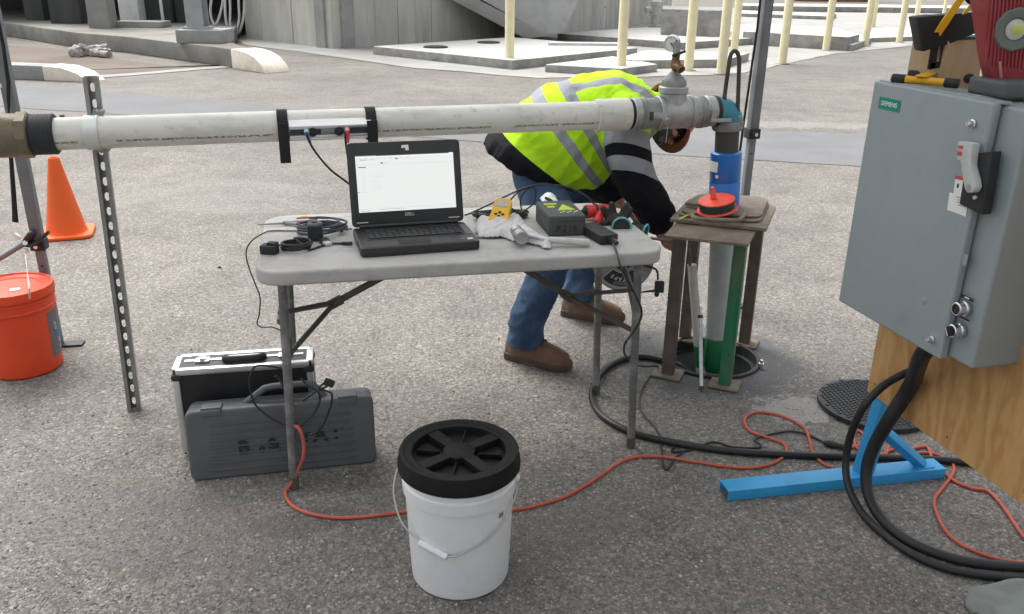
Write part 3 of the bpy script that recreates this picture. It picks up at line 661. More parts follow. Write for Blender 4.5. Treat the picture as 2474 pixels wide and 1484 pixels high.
obj('spigot_stem', MB().cyl(sb_, stp, .0045, n=10).cyl(sb_, sb_.lerp(stp, .45), .010, .008, 8), M_brass, pr)
obj('spigot_handle', MB().tube([GY(1626, 134.5, n0.y - .02), stp, GY(1653, 125, n0.y - .02)], [.0045, .0055, .0045], 10, 3).ball(GY(1626, 134.5, n0.y - .02), .0055).ball(GY(1653, 125, n0.y - .02), .0055), mat('dark_green_handle', (.02, .05, .04), .5), pr)
# right camlock, elbow, riser
seg(1667, 1684, .056, M_galv, 'nipple_band'); seg(1682, 1696, .060, M_galv2, 'camlock_rib'); seg(1694, 1722, .055, M_galv, 'camlock_body'); seg(1700, 1708, .058, M_galv, 'camlock_rib'); seg(1720, 1730, .0575, M_rubber, 'gasket')
f0 = pa(1706) + V((axn.y, -axn.x, 0)) * .058; obj('lever_pivot', MB().box((0, 0, 0), (.022, .012, .035), frame(f0, V((0, 0, 1)), axn)), M_galv, pr, bevel=.002)
f0 = pa(1722) + V((axn.y, -axn.x, -.35)).normalized() * .07; obj('camlock_lever', MB().box((0, 0, 0), (.085, .008, .014), frame(f0, V((0, 0, 1)), axn)), M_galv, pr, bevel=.003)
e0 = pa(1728); e2 = E.copy(); rdn = (V((RB.x, RB.y, 0)) - E).normalized()
ctr = pa(1729); corner = E
pts = []; c1 = corner - axn * .06
for k in range(9):
    t = k / 8; p = c1.lerp(corner, t).lerp(corner.lerp(corner + rdn * .045, t), t); pts.append(p)
obj('elbow', MB().tube([e0, c1] + pts[1:] + [corner + rdn * .052], [.053] * 2 + [.055] * 8 + [.053], 32), M_teal, pr)
obj('elbow_skirt', MB().tube([corner + rdn * .034, corner + rdn * .04, corner + rdn * .066, corner + rdn * .072], [.052, .058, .058, .054], 32), M_galv2, pr)
zr = zfor(RB, 305); 
def rz(z): t = (z - E.z) / rdn.z; return E + rdn * t
z1, z2, zst = zfor(E, 306), zfor(RB, 365), zfor(RB, 476)
obj('riser', MB().cyl(rz(z1 + .03), rz(.45), .0445, n=32), M_rust, pr)
bl = obj('blue_collar', MB().tube([rz(z2), rz(z2 - .004), rz((z2 + zst) / 2 - .02), rz((z2 + zst) / 2 - .022), rz((z2 + zst) / 2 - .026), rz((z2 + zst) / 2 - .028), rz(zst - .06)], [.052, .059, .059, .0575, .0575, .059, .059], 40), M_blue, pr)
lp = rz(z2 - .055); b = MB().lathe([(.0602, -.02), (.0602, .02)], 10, T(*lp), a0=math.radians(-178), a1=math.radians(-132)); obj('collar_label', b, M_paper, bl)
lp = rz(z2 - .09); b = MB().lathe([(.0604, -.006), (.0604, .006)], 6, T(*lp), a0=math.radians(-140), a1=math.radians(-128)); obj('collar_label', b, M_paper, bl)
# loop handle
yh = E.y - .03
obj('loop_handle', MB().tube([GY(x, y, yh) for x, y in ((1749, 246), (1751, 224), (1757, 180), (1763, 140), (1768, 128), (1774, 124), (1781, 129), (1785, 145), (1784, 190), (1782, 250), (1780, 296))], .0078, 12, 5), M_rust, pr)
obj('handle_lug', MB().box((0, 0, 0), (.03, .03, .035), T(*GY(1779, 290, yh))), M_galv2, pr, bevel=.004)
# ================================================================ strut post
M_zinc = mat('zinc_strut', (.30, .315, .30), .45, .8, var=.2, scale=18, dirt=(.17, .17, .155), dscale=9, damt=.5)
topz = zfor(S0, 186)
sp_ = thing('strut_post', 'slotted galvanized strut channel post holding up the white pipe', 'post', V((S0.x, S0.y, 0)))
fd = V((.33, -.94, 0)).normalized(); sx = V((fd.y * -1, fd.x, 0)); sx = V((0, 0, 1)).cross(-fd).normalized()
Mst = Matrix(((sx.x, -fd.x, 0, S0.x), (sx.y, -fd.y, 0, S0.y), (0, 0, 1, 0), (0, 0, 0, 1)))   # local x across, y away from camera
lean = (GY(219, 186, S0.y + .01) - V((S0.x, S0.y, 0))) / topz; Mst[0][2], Mst[1][2] = lean.x, lean.y
wch, dch, th = .041, .041, .003
b = MB()
# back web with slots (away side): built from rails and bridges so that the slots are open
slot, pitch, sw = .028, .0508, .0145
b.box((-(wch + sw) / 4, dch / 2, topz / 2), ((wch - sw) / 2, th, topz), Mst); b.box(((wch + sw) / 4, dch / 2, topz / 2), ((wch - sw) / 2, th, topz), Mst)
z = .0; k = 0
nb = int(topz / pitch)
for k in range(nb + 1):
    zc = k * pitch; zz0, zz1 = max(0, zc - (pitch - slot) / 2), min(topz, zc + (pitch - slot) / 2)
    if zz1 > zz0 + .002:
        r = sw / 2; pg = [(-r, zz0 - (r if k > 0 else 0)), (-r * .5, zz0 - (r * .15 if k > 0 else 0)), (0, zz0), (r * .5, zz0 - (r * .15 if k > 0 else 0)), (r, zz0 - (r if k > 0 else 0)), (r, zz1 + r), (r * .5, zz1 + r * .15), (0, zz1), (-r * .5, zz1 + r * .15), (-r, zz1 + r)]
        pg = [(x_, min(topz, max(0, y_))) for x_, y_ in pg]
        b.prism(pg, -th / 2 + .0002, th / 2 - .0002, Mst @ Matrix(((1, 0, 0, 0), (0, 0, 1, dch / 2), (0, 1, 0, 0), (0, 0, 0, 1))))
for s in (-1, 1):
    b.box((s * wch / 2, 0, topz / 2), (th, dch, topz), Mst); b.box((s * (wch / 2 - .005), -dch / 2, topz / 2), (.011, th, topz), Mst); b.box((s * (wch / 2 - .0095), -dch / 2 + .004, topz / 2), (th, .009, topz), Mst)
obj('channel', b, M_zinc, sp_)
cl = Q; b = MB()
for dz_ in (0,):
    Mc = frame(cl, axn, (0, 0, 1)); b.lathe([(R0 + .0015, -.02), (R0 + .004, -.02), (R0 + .004, .02), (R0 + .0015, .02)], 40, Mc)
obj('pipe_clamp', b, mat('bright_clamp', (.62, .66, .64), .35, .6, var=.1), sp_)
b = MB().box((0, 0, 0), (.03, .05, .012), frame(cl + V((0, .055, R0 + .006)), V((0, 0, 1)), axn)).box((0, 0, 0), (.034, .05, .02), frame(cl + V((.003, .045, -R0 - .006)), V((0, 0, 1)), axn)).cyl(cl + V((0, .03, -R0 - .02)), cl + V((0, .03, R0 + .02)), .004, n=8)
obj('clamp_ears', b, M_zinc, sp_, bevel=.002)
# ================================================================ clamp-on sensor rail
fs = V((axn.y, -axn.x, 0)).normalized()
sr = thing('flow_sensor_rail', 'clamp-on flow sensor rail strapped to the white pipe with blue and red plugs', 'sensor', pa(790))
xa, xb = pa(697), pa(893); mid = (xa + xb) / 2; lr = (xb - xa).length
Mr = Matrix((( axn.x, fs.x, 0, mid.x), (axn.y, fs.y, 0, mid.y), (axn.z, 0, 1, mid.z), (0, 0, 0, 1)))   # x along, y to camera, z up
M_alu = mat('brushed_aluminium', (.66, .68, .68), .3, .85, var=.12, scale=6, streak=(.2, 6, 6))
obj('rail_upper', MB().prism([(.045, -.002), (.066, -.002), (.066, .008), (.055, .016), (.043, .026)], -lr / 2, lr / 2, Mr @ Matrix(((0, 0, 1, 0), (1, 0, 0, 0), (0, 1, 0, 0), (0, 0, 0, 1)))), M_alu, sr, bevel=.0015)
obj('rail_lower', MB().prism([(.042, -.032), (.057, -.037), (.066, -.03), (.066, -.022), (.046, -.022)], -lr / 2, lr / 2, Mr @ Matrix(((0, 0, 1, 0), (1, 0, 0, 0), (0, 1, 0, 0), (0, 0, 0, 1)))), M_alu, sr, bevel=.0015)
obj('rail_core', MB().box((0, .05, -.012), (lr * .96, .012, .022), Mr), mat('dark_anodized', (.06, .065, .07), .45, .3), sr)
obj('rail_slider', MB().box((.005, .055, -.012), (.075, .012, .018), Mr), M_zinc, sr, bevel=.002)
def lx(px): return (pa(px) - mid).dot(axn)
for px in (752, 815):
    obj('thumb_knob', MB().lathe([(.001, .014), (.004, .014), (.005, .006), (.014, .006), (.0145, 0), (.014, -.006), (.001, -.006)], 20, Mr @ T(lx(px), .066, -.012) @ Matrix.Rotation(-PI / 2, 4, 'X')), M_rubber, sr)
    obj('knob_tab', MB().prism([(-.014, .016), (.014, .006), (.014, -.006), (-.014, -.016)] if px > 800 else [(.014, .016), (-.014, .006), (-.014, -.006), (.014, -.016)], .0, .003, Mr @ T(lx(px), .0645, -.012) @ Matrix.Rotation(PI / 2, 4, 'X')), M_black, sr)
for px, m_, nm in ((738, mat('blue_boot', (.10, .20, .38), .5), 'blue_plug'), (834, mat('red_boot', (.62, .05, .08), .5), 'red_plug')):
    p = Mr @ V((lx(px), .068, -.010)); dn = V((.012 if nm[0] == 'b' else .003, -.012, -.035))
    q = obj(nm, MB().tube([p + V((0, .012, .004)), p + V((0, -.004, 0)), p + dn * .6, p + dn * 1.1], [.0075, .008, .006, .0035], 12, 3), m_, sr)
    obj('plug_ring', MB().ball(p + V((0, -.003, .002)), .0085, 12), mat('pale_plug_' + nm, (.45, .6, .72) if nm[0] == 'b' else (.8, .45, .48), .5), q)
o_ = thing('sensor_lead', 'black sensor lead curving from the blue plug behind the laptop', 'cable', GY(742, 330, 2.75))
obj('lead', MB().tube([GY(740, 322, 2.74), GY(748, 345, 2.74), GY(768, 376, 2.76), GY(800, 412, 2.80), GY(838, 441, 2.85), GY(870, 470, 2.9), GY(890, 520, 2.93)], .0036, 8, 5), M_strap, o_)
o_ = thing('sensor_lead', 'black sensor lead dropping from the red plug behind the laptop', 'cable', GY(833, 340, 2.76))
obj('lead', MB().tube([GY(834, 322, 2.76), GY(835, 345, 2.77), GY(842, 390, 2.82), GY(860, 450, 2.88), GY(880, 515, 2.93)], .0036, 8, 5), M_strap, o_)
for px, wd, tail in ((683, .034, .05), (894, .034, .085)):
    c_ = pa(px); Mc = frame(c_, axn, (0, 0, 1)); b = MB()
    ring = [(R0 + .002, -wd / 2), (R0 + .005, -wd / 2), (R0 + .005, wd / 2), (R0 + .002, wd / 2)]; b.lathe(ring + [ring[0]], 36, Mc)
    obj('strap', b, M_strap, sr)
    b = MB().box((0, .061, -.008), (wd, .016, .05), Mr @ T(lx(px), 0, 0)).prism([(.066, .02), (.070, .02), (.070, -.06), (.064, -.06 - tail), (.060, -.06 - tail), (.066, -.06)], -wd / 2, wd / 2, Mr @ T(lx(px), 0, 0) @ Matrix(((0, 0, 1, 0), (1, 0, 0, 0), (0, 1, 0, 0), (0, 0, 0, 1))))
    obj('strap_tail', b, M_strap, sr, bevel=.002)
# ================================================================ steel stand over the well
M_steel = mat('dirty_brown_steel', (.215, .178, .138), .7, .25, var=.25, scale=14, bump=.3, bscale=40, dirt=(.11, .075, .05), dscale=9, damt=.8)
M_leg = mat('rusty_leg_steel', (.125, .10, .082), .7, .2, var=.3, scale=12, bump=.35, bscale=40, dirt=(.20, .17, .14), dscale=5, damt=.6)
M_greenleg = mat('green_worn_leg', (.02, .17, .07), .55, var=.3, scale=14, dirt=(.15, .125, .10), dscale=7, damt=1.0, streak=(1, 1, .45))
f1, f2, b2, b1 = G(1613, 906), G(1750, 932), G(1797, 831), G(1654, 818)
stz = .62
ss = thing('steel_stand', 'rusty four legged steel stand with clamp plates over the open well', 'stand', V((WC.x, WC.y, 0)))
lx_ = (f2 - f1).normalized(); ly_ = V((-lx_.y, lx_.x, 0))
for p, m_, hx in ((f1, M_leg, 1), (f2, M_greenleg, 1), (b2, M_leg, 1), (b1, M_leg, 1)):
    Ml = frame((p.x, p.y, 0), V((0, 0, 1)), lx_); toc = (V((WC.x, WC.y, 0)) - p).normalized() * .012
    Ms_ = Matrix.Identity(4); h_ = stz - .003
    b = MB(); w_ = .046
    b.box((0, -.02, h_ / 2 + .006), (w_, .006, h_ - .006), Ml); 
    for s in (-1, 1): b.box((s * (w_ / 2 - .003), .0025, h_ / 2 + .006), (.006, .039, h_ - .006), Ml)
    obj('leg', b, m_, ss, bevel=.0015, seg=1)
    obj('foot', MB().box((0, 0, .007), (.115, .10, .008), Ml), M_steel, ss, bevel=.0015)
def plate(px, z0, z1, name='plate', m_=M_steel, bev=.003):
    P = gl(px, z1); return obj(name, MB().prism([(p.x, p.y) for p in P], z0, z1), m_, ss, bevel=bev)
plate([(1604, 568), (1808, 590), (1826, 556), (1634, 535)], stz, stz + .012)
stz2 = stz + .014
plate([(1618, 528), (1852, 552), (1874, 500), (1850, 490), (1664, 480)], stz2, stz2 + .014)
z3 = stz2 + .016
def rplate(px, z0, z1, r=6):
    P = gl(px, z1); c_ = []
    n = len(P)
    for i in range(n):
        a_, p_, q_ = P[i - 1], P[i], P[(i + 1) % n]
        for k in range(5):
            t = k / 4; s0 = p_.lerp(a_, .16); s1 = p_.lerp(q_, .16); c_.append(s0.lerp(p_, t).lerp(p_.lerp(s1, t), t))
    return obj('clamp_plate', MB().prism([(p.x, p.y) for p in c_], z0, z1), M_steel, ss, bevel=.003)
rplate([(1634, 519), (1838, 536), (1858, 488), (1836, 478), (1680, 470)], z3, z3 + .007); rplate([(1640, 512), (1838, 524), (1856, 482), (1830, 474), (1690, 466)], z3 + .009, z3 + .016)
obj('clamp_bar', MB().tube(gl([(1672, 520), (1676, 527), (1690, 529), (1770, 533), (1786, 531), (1796, 521), (1800, 512)], z3 + .03), .008, 8, 3), M_steel, ss)
obj('hinge_bar', MB().box((0, 0, 0), (.14, .03, .012), frame(G(1700, 496, z3 + .03), V((0, 0, 1)), lx_)), M_steel, ss, bevel=.003)
obj('yellow_tie', MB().tube(gl([(1640, 530), (1660, 520), (1676, 513)], z3 + .01), .003, 6, 3), mat('yellow_green_tie', (.6, .68, .12), .5), ss)
obj('side_bar', MB().cyl(GY(1571, 576, f1.y + .02), GY(1640, 584, f1.y + .02), .006, n=8), M_steel, ss)
obj('hook_rod', MB().tube([GY(1663, 588, f1.y + .12), GY(1665, 604, f1.y + .12), GY(1667, 625, f1.y + .12), GY(1666, 642, f1.y + .13)], .006, 8, 3), M_steel, ss)
# casing, small pipe and conduit in the well
M_cas = mat('grey_white_casing', (.44, .47, .45), .55, var=.14, scale=5, dirt=(.26, .28, .27), dscale=4, damt=.6)
M_green = mat('green_band', (.015, .16, .065), .5, var=.2, scale=10)
wc_ = thing('well_casing', 'grey white well casing with green band standing in the open well', 'pipe', V((RB.x, RB.y, -.55)))
obj('casing_pipe', MB().cyl(rz(-.55), rz(stz - .002), .046, n=36), M_cas, wc_)
zg = .0
obj('green_band', MB().tube([rz(.105), rz(.1), rz(-.04), rz(-.045)], [.0465, .049, .049, .0465], 36), M_green, wc_)
yq = f1.y + .14
pt, pb = GY(1671, 640, yq), GY(1690, 880, yq); dq = (pb - pt)
o_ = thing('small_white_pipe', 'thin white plastic pipe with green band leaning beside the casing', 'pipe', V((pb.x, pb.y, -.3)))
obj('pipe', MB().cyl(pt, pt + dq * 1.9, .0185, n=20), M_pvc2, o_); 
obj('green_band', MB().cyl(pt + dq * .80, pt + dq * 1.02, .0192, n=20), M_green, o_)
ct, cb = GY(1691, 742, f1.y + .02), G(1694, 941, .006)
o_ = thing('steel_conduit', 'thin bright steel conduit leaning between the front stand legs', 'pipe', V((cb.x, cb.y, 0)))
dq = cb - ct
obj('conduit', MB().cyl(ct + dq * .08, cb, .0085, n=14), mat('bright_conduit', (.55, .57, .57), .35, .8, var=.25, scale=25), o_); obj('conduit_tip', MB().cyl(ct, ct + dq * .09, .006, n=12), MATS['bright_conduit'], o_)
obj('conduit_end', MB().cyl(ct + dq * .96, ct + dq * 1.0, .0095, n=14), M_rust, o_); obj('wire_tie', MB().lathe([(.009, -.006), (.0105, -.006), (.0105, .006), (.009, .006)], 14, frame(ct + dq * .12, dq)), M_black, o_)
# orange line reel on the stand
rc = G(1731, 494, z3 + .052); rn = V((-.20, -.10, 1)).normalized(); Mo = frame(rc, rn)
M_orange = mat('orange_red_plastic', (.80, .085, .045), .45, var=.08)
re_ = thing('line_reel', 'orange line reel with black wound line lying on the steel stand', 'reel', rc - rn * .04)
obj('top_disc', MB().lathe([(.001, .020), (.066, .020), (.068, .0175), (.066, .014), (.001, .014)], 40, Mo), M_orange, re_)
obj('bottom_disc', MB().lathe([(.001, -.021), (.074, -.021), (.077, -.0185), (.074, -.016), (.001, -.016)], 40, Mo), M_orange, re_)
obj('wound_line', MB().lathe([(.03, .014), (.064, .014), (.0655, .007), (.064, 0), (.0655, -.007), (.064, -.016), (.03, -.016)], 40, Mo), mat('black_green_line', (.03, .045, .04), .75, var=.5, scale=40, bump=.6, bscale=120), re_)
obj('knob', MB().lathe([(.012, .018), (.012, .034), (.009, .038), (.0085, .062), (.006, .066), (.001, .067)], 16, Mo @ T(-.008, .012, 0)), M_orange, re_)
obj('hub_lugs', MB().box((.01, -.03, -.03), (.03, .018, .012), Mo).box((-.03, -.01, -.03), (.018, .02, .012), Mo), M_orange, re_, bevel=.002)
# ================================================================ folding table
TZ = .716; TC = V((-.186, 2.654, 0)); TY = .214
tx, ty = V((math.cos(TY), math.sin(TY), 0)), V((-math.sin(TY), math.cos(TY), 0))
tab = thing('folding_table', 'light grey plastic folding table with scuffed tubular legs', 'table', TC, TY)
M_tab = mat('grey_table_plastic', (.44, .43, .41), .5, var=.06, scale=5, bump=.25, bscale=260, dirt=(.23, .215, .19), dscale=9, damt=.6)
M_tleg = mat('scuffed_grey_tube', (.16, .16, .155), .55, .35, var=.2, scale=16, dirt=(.46, .46, .44), dscale=11, damt=.75)
M_tbr = mat('brown_grey_brace', (.10, .092, .08), .6, .3, var=.25, scale=14)
TL_, TD_ = 1.22, .61
Mt = T(*TC) @ Rz(TY)
def tp(u, v, z=0): return Mt @ V((u, v, z))
obj('table_top', MB().prism(rrect(TL_, TD_, .075, 8), TZ - .043, TZ, Mt), M_tab, tab, bevel=.010, seg=4)
LF, RF = G(711, 1180), G(1523, 1081)
lu, lv = (Mt.inverted() @ LF).xy, (Mt.inverted() @ RF).xy
for side, (fx, fy), ux in ((-1, lu, -.42), (1, lv, .42)):
    ins = .12
    for s in (-1, 1):
        fo = tp(fx, fy if s < 0 else fy + .40, .0); 
        topp = tp(fx - side * .0 + (.015 if side < 0 else -.01), (-TD_ / 2 + .085) if s < 0 else (TD_ / 2 - .12), TZ - .043)
        lg = obj('leg', MB().cyl(fo, topp, .0135, n=16), M_tleg, tab)
        obj('foot_cap', MB().tube([fo, fo + V((0, 0, .004)), fo + (topp - fo) * .06], [.012, .0155, .015], 16), M_tbr, lg)
    A_, B_ = tp(fx, fy, 0), tp(fx, fy + .4, 0)
    tA, tB = tp(fx, -TD_ / 2 + .085, TZ - .043), tp(fx, TD_ / 2 - .12, TZ - .043)
    if side > 0:
        obj('arch_brace', MB().tube([B_.lerp(tB, .83), B_.lerp(tB, .88).lerp(A_.lerp(tA, .88), .2), B_.lerp(tB, .9).lerp(A_.lerp(tA, .9), .45), B_.lerp(tB, .82).lerp(A_.lerp(tA, .82), .75), A_.lerp(tA, .66)], .011, 12, 6), M_tleg, tab)
    else:
        obj('cross_brace', MB().cyl(B_.lerp(tB, .8), A_.lerp(tA, .8), .010, n=12), M_tleg, tab)
    mid_f, mid_b = A_.lerp(tA, .62), B_.lerp(tB, .62)
    kn, tpn = (GY(808, 732, 2.55), V((-.24, 2.65, TZ - .047))) if side < 0 else (GY(1372, 716, 2.75), V((-.09, 2.68, TZ - .047)))
    obj('diagonal_brace', MB().cyl(A_.lerp(tA, .62), kn, .0085, n=10), M_tbr, tab); obj('diagonal_brace', MB().cyl(B_.lerp(tB, .62), kn, .0085, n=10), M_tbr, tab)
    obj('upper_link', MB().cyl(kn, tpn, .0115, n=10), M_tbr, tab); obj('locking_ring', MB().tube([kn.lerp(tpn, -.05), kn.lerp(tpn, .07)], .0165, 14), M_tbr, tab)
    obj('hinge_rod', MB().cyl(tp(fx, -TD_ / 2 + .06, TZ - .05), tp(fx, TD_ / 2 - .06, TZ - .05), .009, n=10), M_tbr, tab)
    obj('short_link', MB().cyl(A_.lerp(tA, .84), kn + V((0, 0, .004)), .007, n=8), M_tbr, tab)
# table scuffs on the front edge are in the material; dark marks
# ================================================================ laptop
M_lap = mat('black_laptop_plastic', (.020, .021, .023), .38, var=.2, scale=20, bump=.1, bscale=200, spec=.5)
M_lapk = mat('dark_keyboard', (.013, .013, .014), .55, var=.3, scale=60)
l0, l1, l2 = G(870, 613, TZ), G(1163, 598, TZ), G(846, 556, TZ)
l0 = V((-.4434, 2.3719, TZ)); lxd = V((math.cos(.2835), math.sin(.2835), 0)); LW = .3594; LD = .2236
lap = thing('laptop', 'open black laptop with lit white screen on the folding table', 'laptop', l0 + V((0, 0, .001)), math.atan2(lxd.y, lxd.x))
def lo(name, b, m_, par, bev=0, **k): return obj(name, b, m_, par, bevel=bev, world=False, **k)
base = lo('base', MB().prism(rrect(LW, LD, .012, 4, LW / 2, LD / 2), .002, .028), M_lap, lap, .004)
lo('keyboard_tray', MB().box((LW / 2, LD * .60, .0283), (LW * .84, LD * .50, .0012)), M_lapk, base)
kb = MB(); 
for r in range(6):
    nk = 15; off = (0, .25, .4, .6, .2, 0)[r]
    for k in range(nk):
        if r == 5 and 4 <= k <= 8: continue
        kb.box((LW * (.10 + .80 * (k + .5) / nk), LD * (.80 - r * .072), .0302), (LW * .80 / nk * .86, LD * .058, .003))
    if r == 5: kb.box((LW * .447, LD * .44, .0302), (LW * .26, LD * .058, .003))
lo('keys', kb, M_lap, base)['kind'] = 'stuff'
lo('palm_rest', MB().box((LW / 2, LD * .16, .0284), (LW * .93, LD * .27, .0014)), mat('graphite_palm_rest', (.035, .036, .04), .42), base, .0005)
lo('touchpad', MB().box((LW * .46, LD * .17, .0295), (LW * .27, LD * .2, .0014)), M_lapk, base, .0005)
lo('side_speaker', MB().box((LW * .955, LD * .6, .0286), (LW * .045, LD * .5, .0014)), mat('grey_speaker', (.12, .12, .125), .6), base)
for k, c_ in ((.86, (.10, .09, .12)), (.93, (.65, .66, .66))): lo('sticker', MB().box((LW * k, LD * .12, .0296), (LW * .045, LD * .06, .0006)), mat('sticker_%d' % (k * 100), c_, .4), base)
tilt = .2352; SH = .2624
Msn = T(0, LD - .004, .030) @ Matrix.Rotation(-tilt, 4, 'X')
lid = lo('screen_lid', MB().prism(rrect(LW, SH, .014, 4, LW / 2, SH / 2), 0, .012, Msn @ Matrix(((1, 0, 0, 0), (0, 0, 1, 0), (0, 1, 0, 0), (0, 0, 0, 1)))), M_lap, lap, .003)
def scr(name, x0, x1, z0, z1, d, m_, par=None, t=.0006):
    return lo(name, MB().box((LW * (x0 + x1) / 2, -d, SH * (z0 + z1) / 2), (LW * (x1 - x0), t, SH * (z1 - z0)), Msn), m_, par or lid)
def emis(name, c_, s_):
    m, N, L, b = nodes(name); b.inputs['Base Color'].default_value = (.02, .02, .02, 1); b.inputs['Emission Color'].default_value = col(c_); b.inputs['Emission Strength'].default_value = s_; b.inputs['Roughness'].default_value = .3; return m
M_scr = emis('lit_screen', (.95, .965, .95), .47); M_scr2 = emis('screen_grey', (.45, .47, .48), .42); M_scr3 = emis('screen_dark', (.10, .11, .12), .4); M_scrw = emis('screen_white', (1, 1, 1), .54)
sx0, sx1, sz0, sz1 = .068, .935, .175, .845
panel = scr('screen', sx0, sx1, sz0, sz1, .0008, M_scr)
def sq(name, u0, u1, v0, v1, m_, d=.0013): return scr(name, sx0 + (sx1 - sx0) * u0, sx0 + (sx1 - sx0) * u1, sz0 + (sz1 - sz0) * v0, sz0 + (sz1 - sz0) * v1, d, m_, panel, .0003)
sq('window_bar', .21, .955, .985, 1.0, M_scr3); sq('window_bar', .0, .21, .985, 1.0, M_scr2); sq('menu_strip', .0, 1, .968, .983, M_scrw)
rg = random.Random(5)
for k in range(9): sq('menu_mark', .03 + k * .06, .055 + k * .06 + rg.random() * .015, .945, .951, M_scr2)
sq('toolbar_icon', .045, .11, .918, .93, M_scr2); sq('toolbar_icon', .40, .43, .918, .934, M_scr3); sq('toolbar_icon', .12, .2, .921, .926, M_scr2); sq('toolbar_icon', .25, .275, .85, .872, M_scr3); sq('toolbar_icon', .28, .34, .858, .862, M_scr2)
sq('rule', .0, 1.0, .835, .837, M_scr2); sq('tree_item', .025, .10, .79, .805, M_scr3)
for k in range(12): sq('row', .05, .085, .75 - k * .034, .752 - k * .034, M_scr2)
for k in range(9): sq('row', .14 + .02 * (k % 3), .16 + rg.random() * .14, .66 - k * .04, .662 - k * .04, M_scr2)
sq('tree_item', .0, .025, .352, .362, M_scr3); sq('rule', .03, .1, .352, .354, M_scr2); sq('rule', .0, 1, .06, .062, M_scr2); sq('status', .2, .46, .035, .042, M_scr2); sq('status', .02, .12, .02, .03, M_scr2)
wm = lo('webcam_tape', MB().prism([(-.012, -.002), (-.012, .007), (.010, .008), (.011, -.009), (.000, -.009), (.000, -.001)], 0, .0006, Msn @ T(LW * .51, -.0008, SH * .925) @ Matrix.Rotation(PI / 2, 4, 'X')), M_paper, lid)
Mtx = Msn @ T(LW * .51, -.0012, SH * .125) @ Matrix.Rotation(PI / 2, 4, 'X')
lo('logo_lettering', text_mb('DELL', .0135, .0003, Mtx), mat('silver_lettering', (.7, .7, .7), .35, .6), lid)
for x in (.04, .86): lo('hinge_strip', MB().box((LW * (x + .05), -.0008, SH * .055), (LW * .1, .001, .0022), Msn), MATS['silver_lettering'], lid)
lo('hinge_bar', MB().cyl((LW * .06, LD - .006, .032), (LW * .94, LD - .006, .032), .006, n=12), M_lap, lap)
# ================================================================ things on the table
def onbox(name, label, cat, fl, fr, bl, h, m_, bev=.005):
    a, b_, c_ = G(*fl, TZ), G(*fr, TZ), G(*bl, TZ); d = b_ - a; w_ = d.length; d.normalize(); e = V((-d.y, d.x, 0)); dep = max(.02, (c_ - a).dot(e))
    t = thing(name, label, cat, a + V((0, 0, .001)), math.atan2(d.y, d.x)); return t, w_, dep
M_log = mat('dark_grey_green_case', (.062, .072, .068), .6, var=.18, scale=14, bump=.3, bscale=120, dirt=(.10, .11, .105), dscale=5, damt=.5)
t, w_, dp_ = onbox('logger_box', 'dark grey instrument box with yellow green labels on the table', 'instrument', (1325, 573), (1414, 569), (1291, 533), .06, M_log)
hh_ = .066
lo('case', MB().prism(rrect(w_, dp_, .01, 4, w_ / 2, dp_ / 2), .0, hh_), M_log, t, .006, seg=3)
lo('lid_seam', MB().prism(rrect(w_ + .002, dp_ + .002, .01, 4, w_ / 2, dp_ / 2), hh_ * .72, hh_ * .74), M_black, t)
M_yg = mat('yellow_green_label', (.50, .60, .05), .5); 
lo('triangle_label', MB().prism([(w_ * .38, dp_ * .36), (w_ * .86, dp_ * .36), (w_ * .66, dp_ * .74)], hh_, hh_ + .0007), M_yg, t)
lo('strip_label', MB().box((w_ * .33, dp_ * .78, hh_ + .0003), (w_ * .36, dp_ * .10, .0007)), M_yg, t); lo('strip_label', MB().box((w_ * .28, dp_ * .60, hh_ + .0003), (w_ * .2, dp_ * .09, .0007)), M_yg, t)
for k in range(6): lo('label_text', MB().box((w_ * (.42 + .09 * k), dp_ * (.23 + .05 * (k % 2)), hh_ + .0003), (w_ * .06, dp_ * .03, .0006)), M_paper, t)
lo('handwriting', text_mb('R216', .034, .0002, T(w_ * .48, -.0012, hh_ * .36) @ Matrix.Rotation(PI / 2, 4, 'X')), M_black, t)
# power brick
t, w_, dp_ = onbox('power_brick', 'black laptop power brick beside the grey instrument box', 'power supply', (1451, 594), (1493, 589), (1420, 560), .03, M_rubber)
lo('case', MB().prism(rrect(w_, dp_, .006, 4, w_ / 2, dp_ / 2), 0, .03), mat('black_brick', (.02, .021, .022), .5, var=.15, bump=.2, bscale=200), t, .004, seg=3)
lo('socket', MB().box((w_ * .62, -.002, .014), (.03, .006, .022)), M_black, t, .002); PBW = t.location.copy(); PBX = V((math.cos(t.rotation_euler.z), math.sin(t.rotation_euler.z), 0)) * w_ * .62
lo('cord_plug', MB().cyl((w_ * .62, -.004, .014), (w_ * .63, -.03, .011), .010, .007, 10), M_rubber, t); lo('plug_mark', text_mb('|||', .008, .0002, T(w_ * .62, -.028, .0215)), M_paper, t)
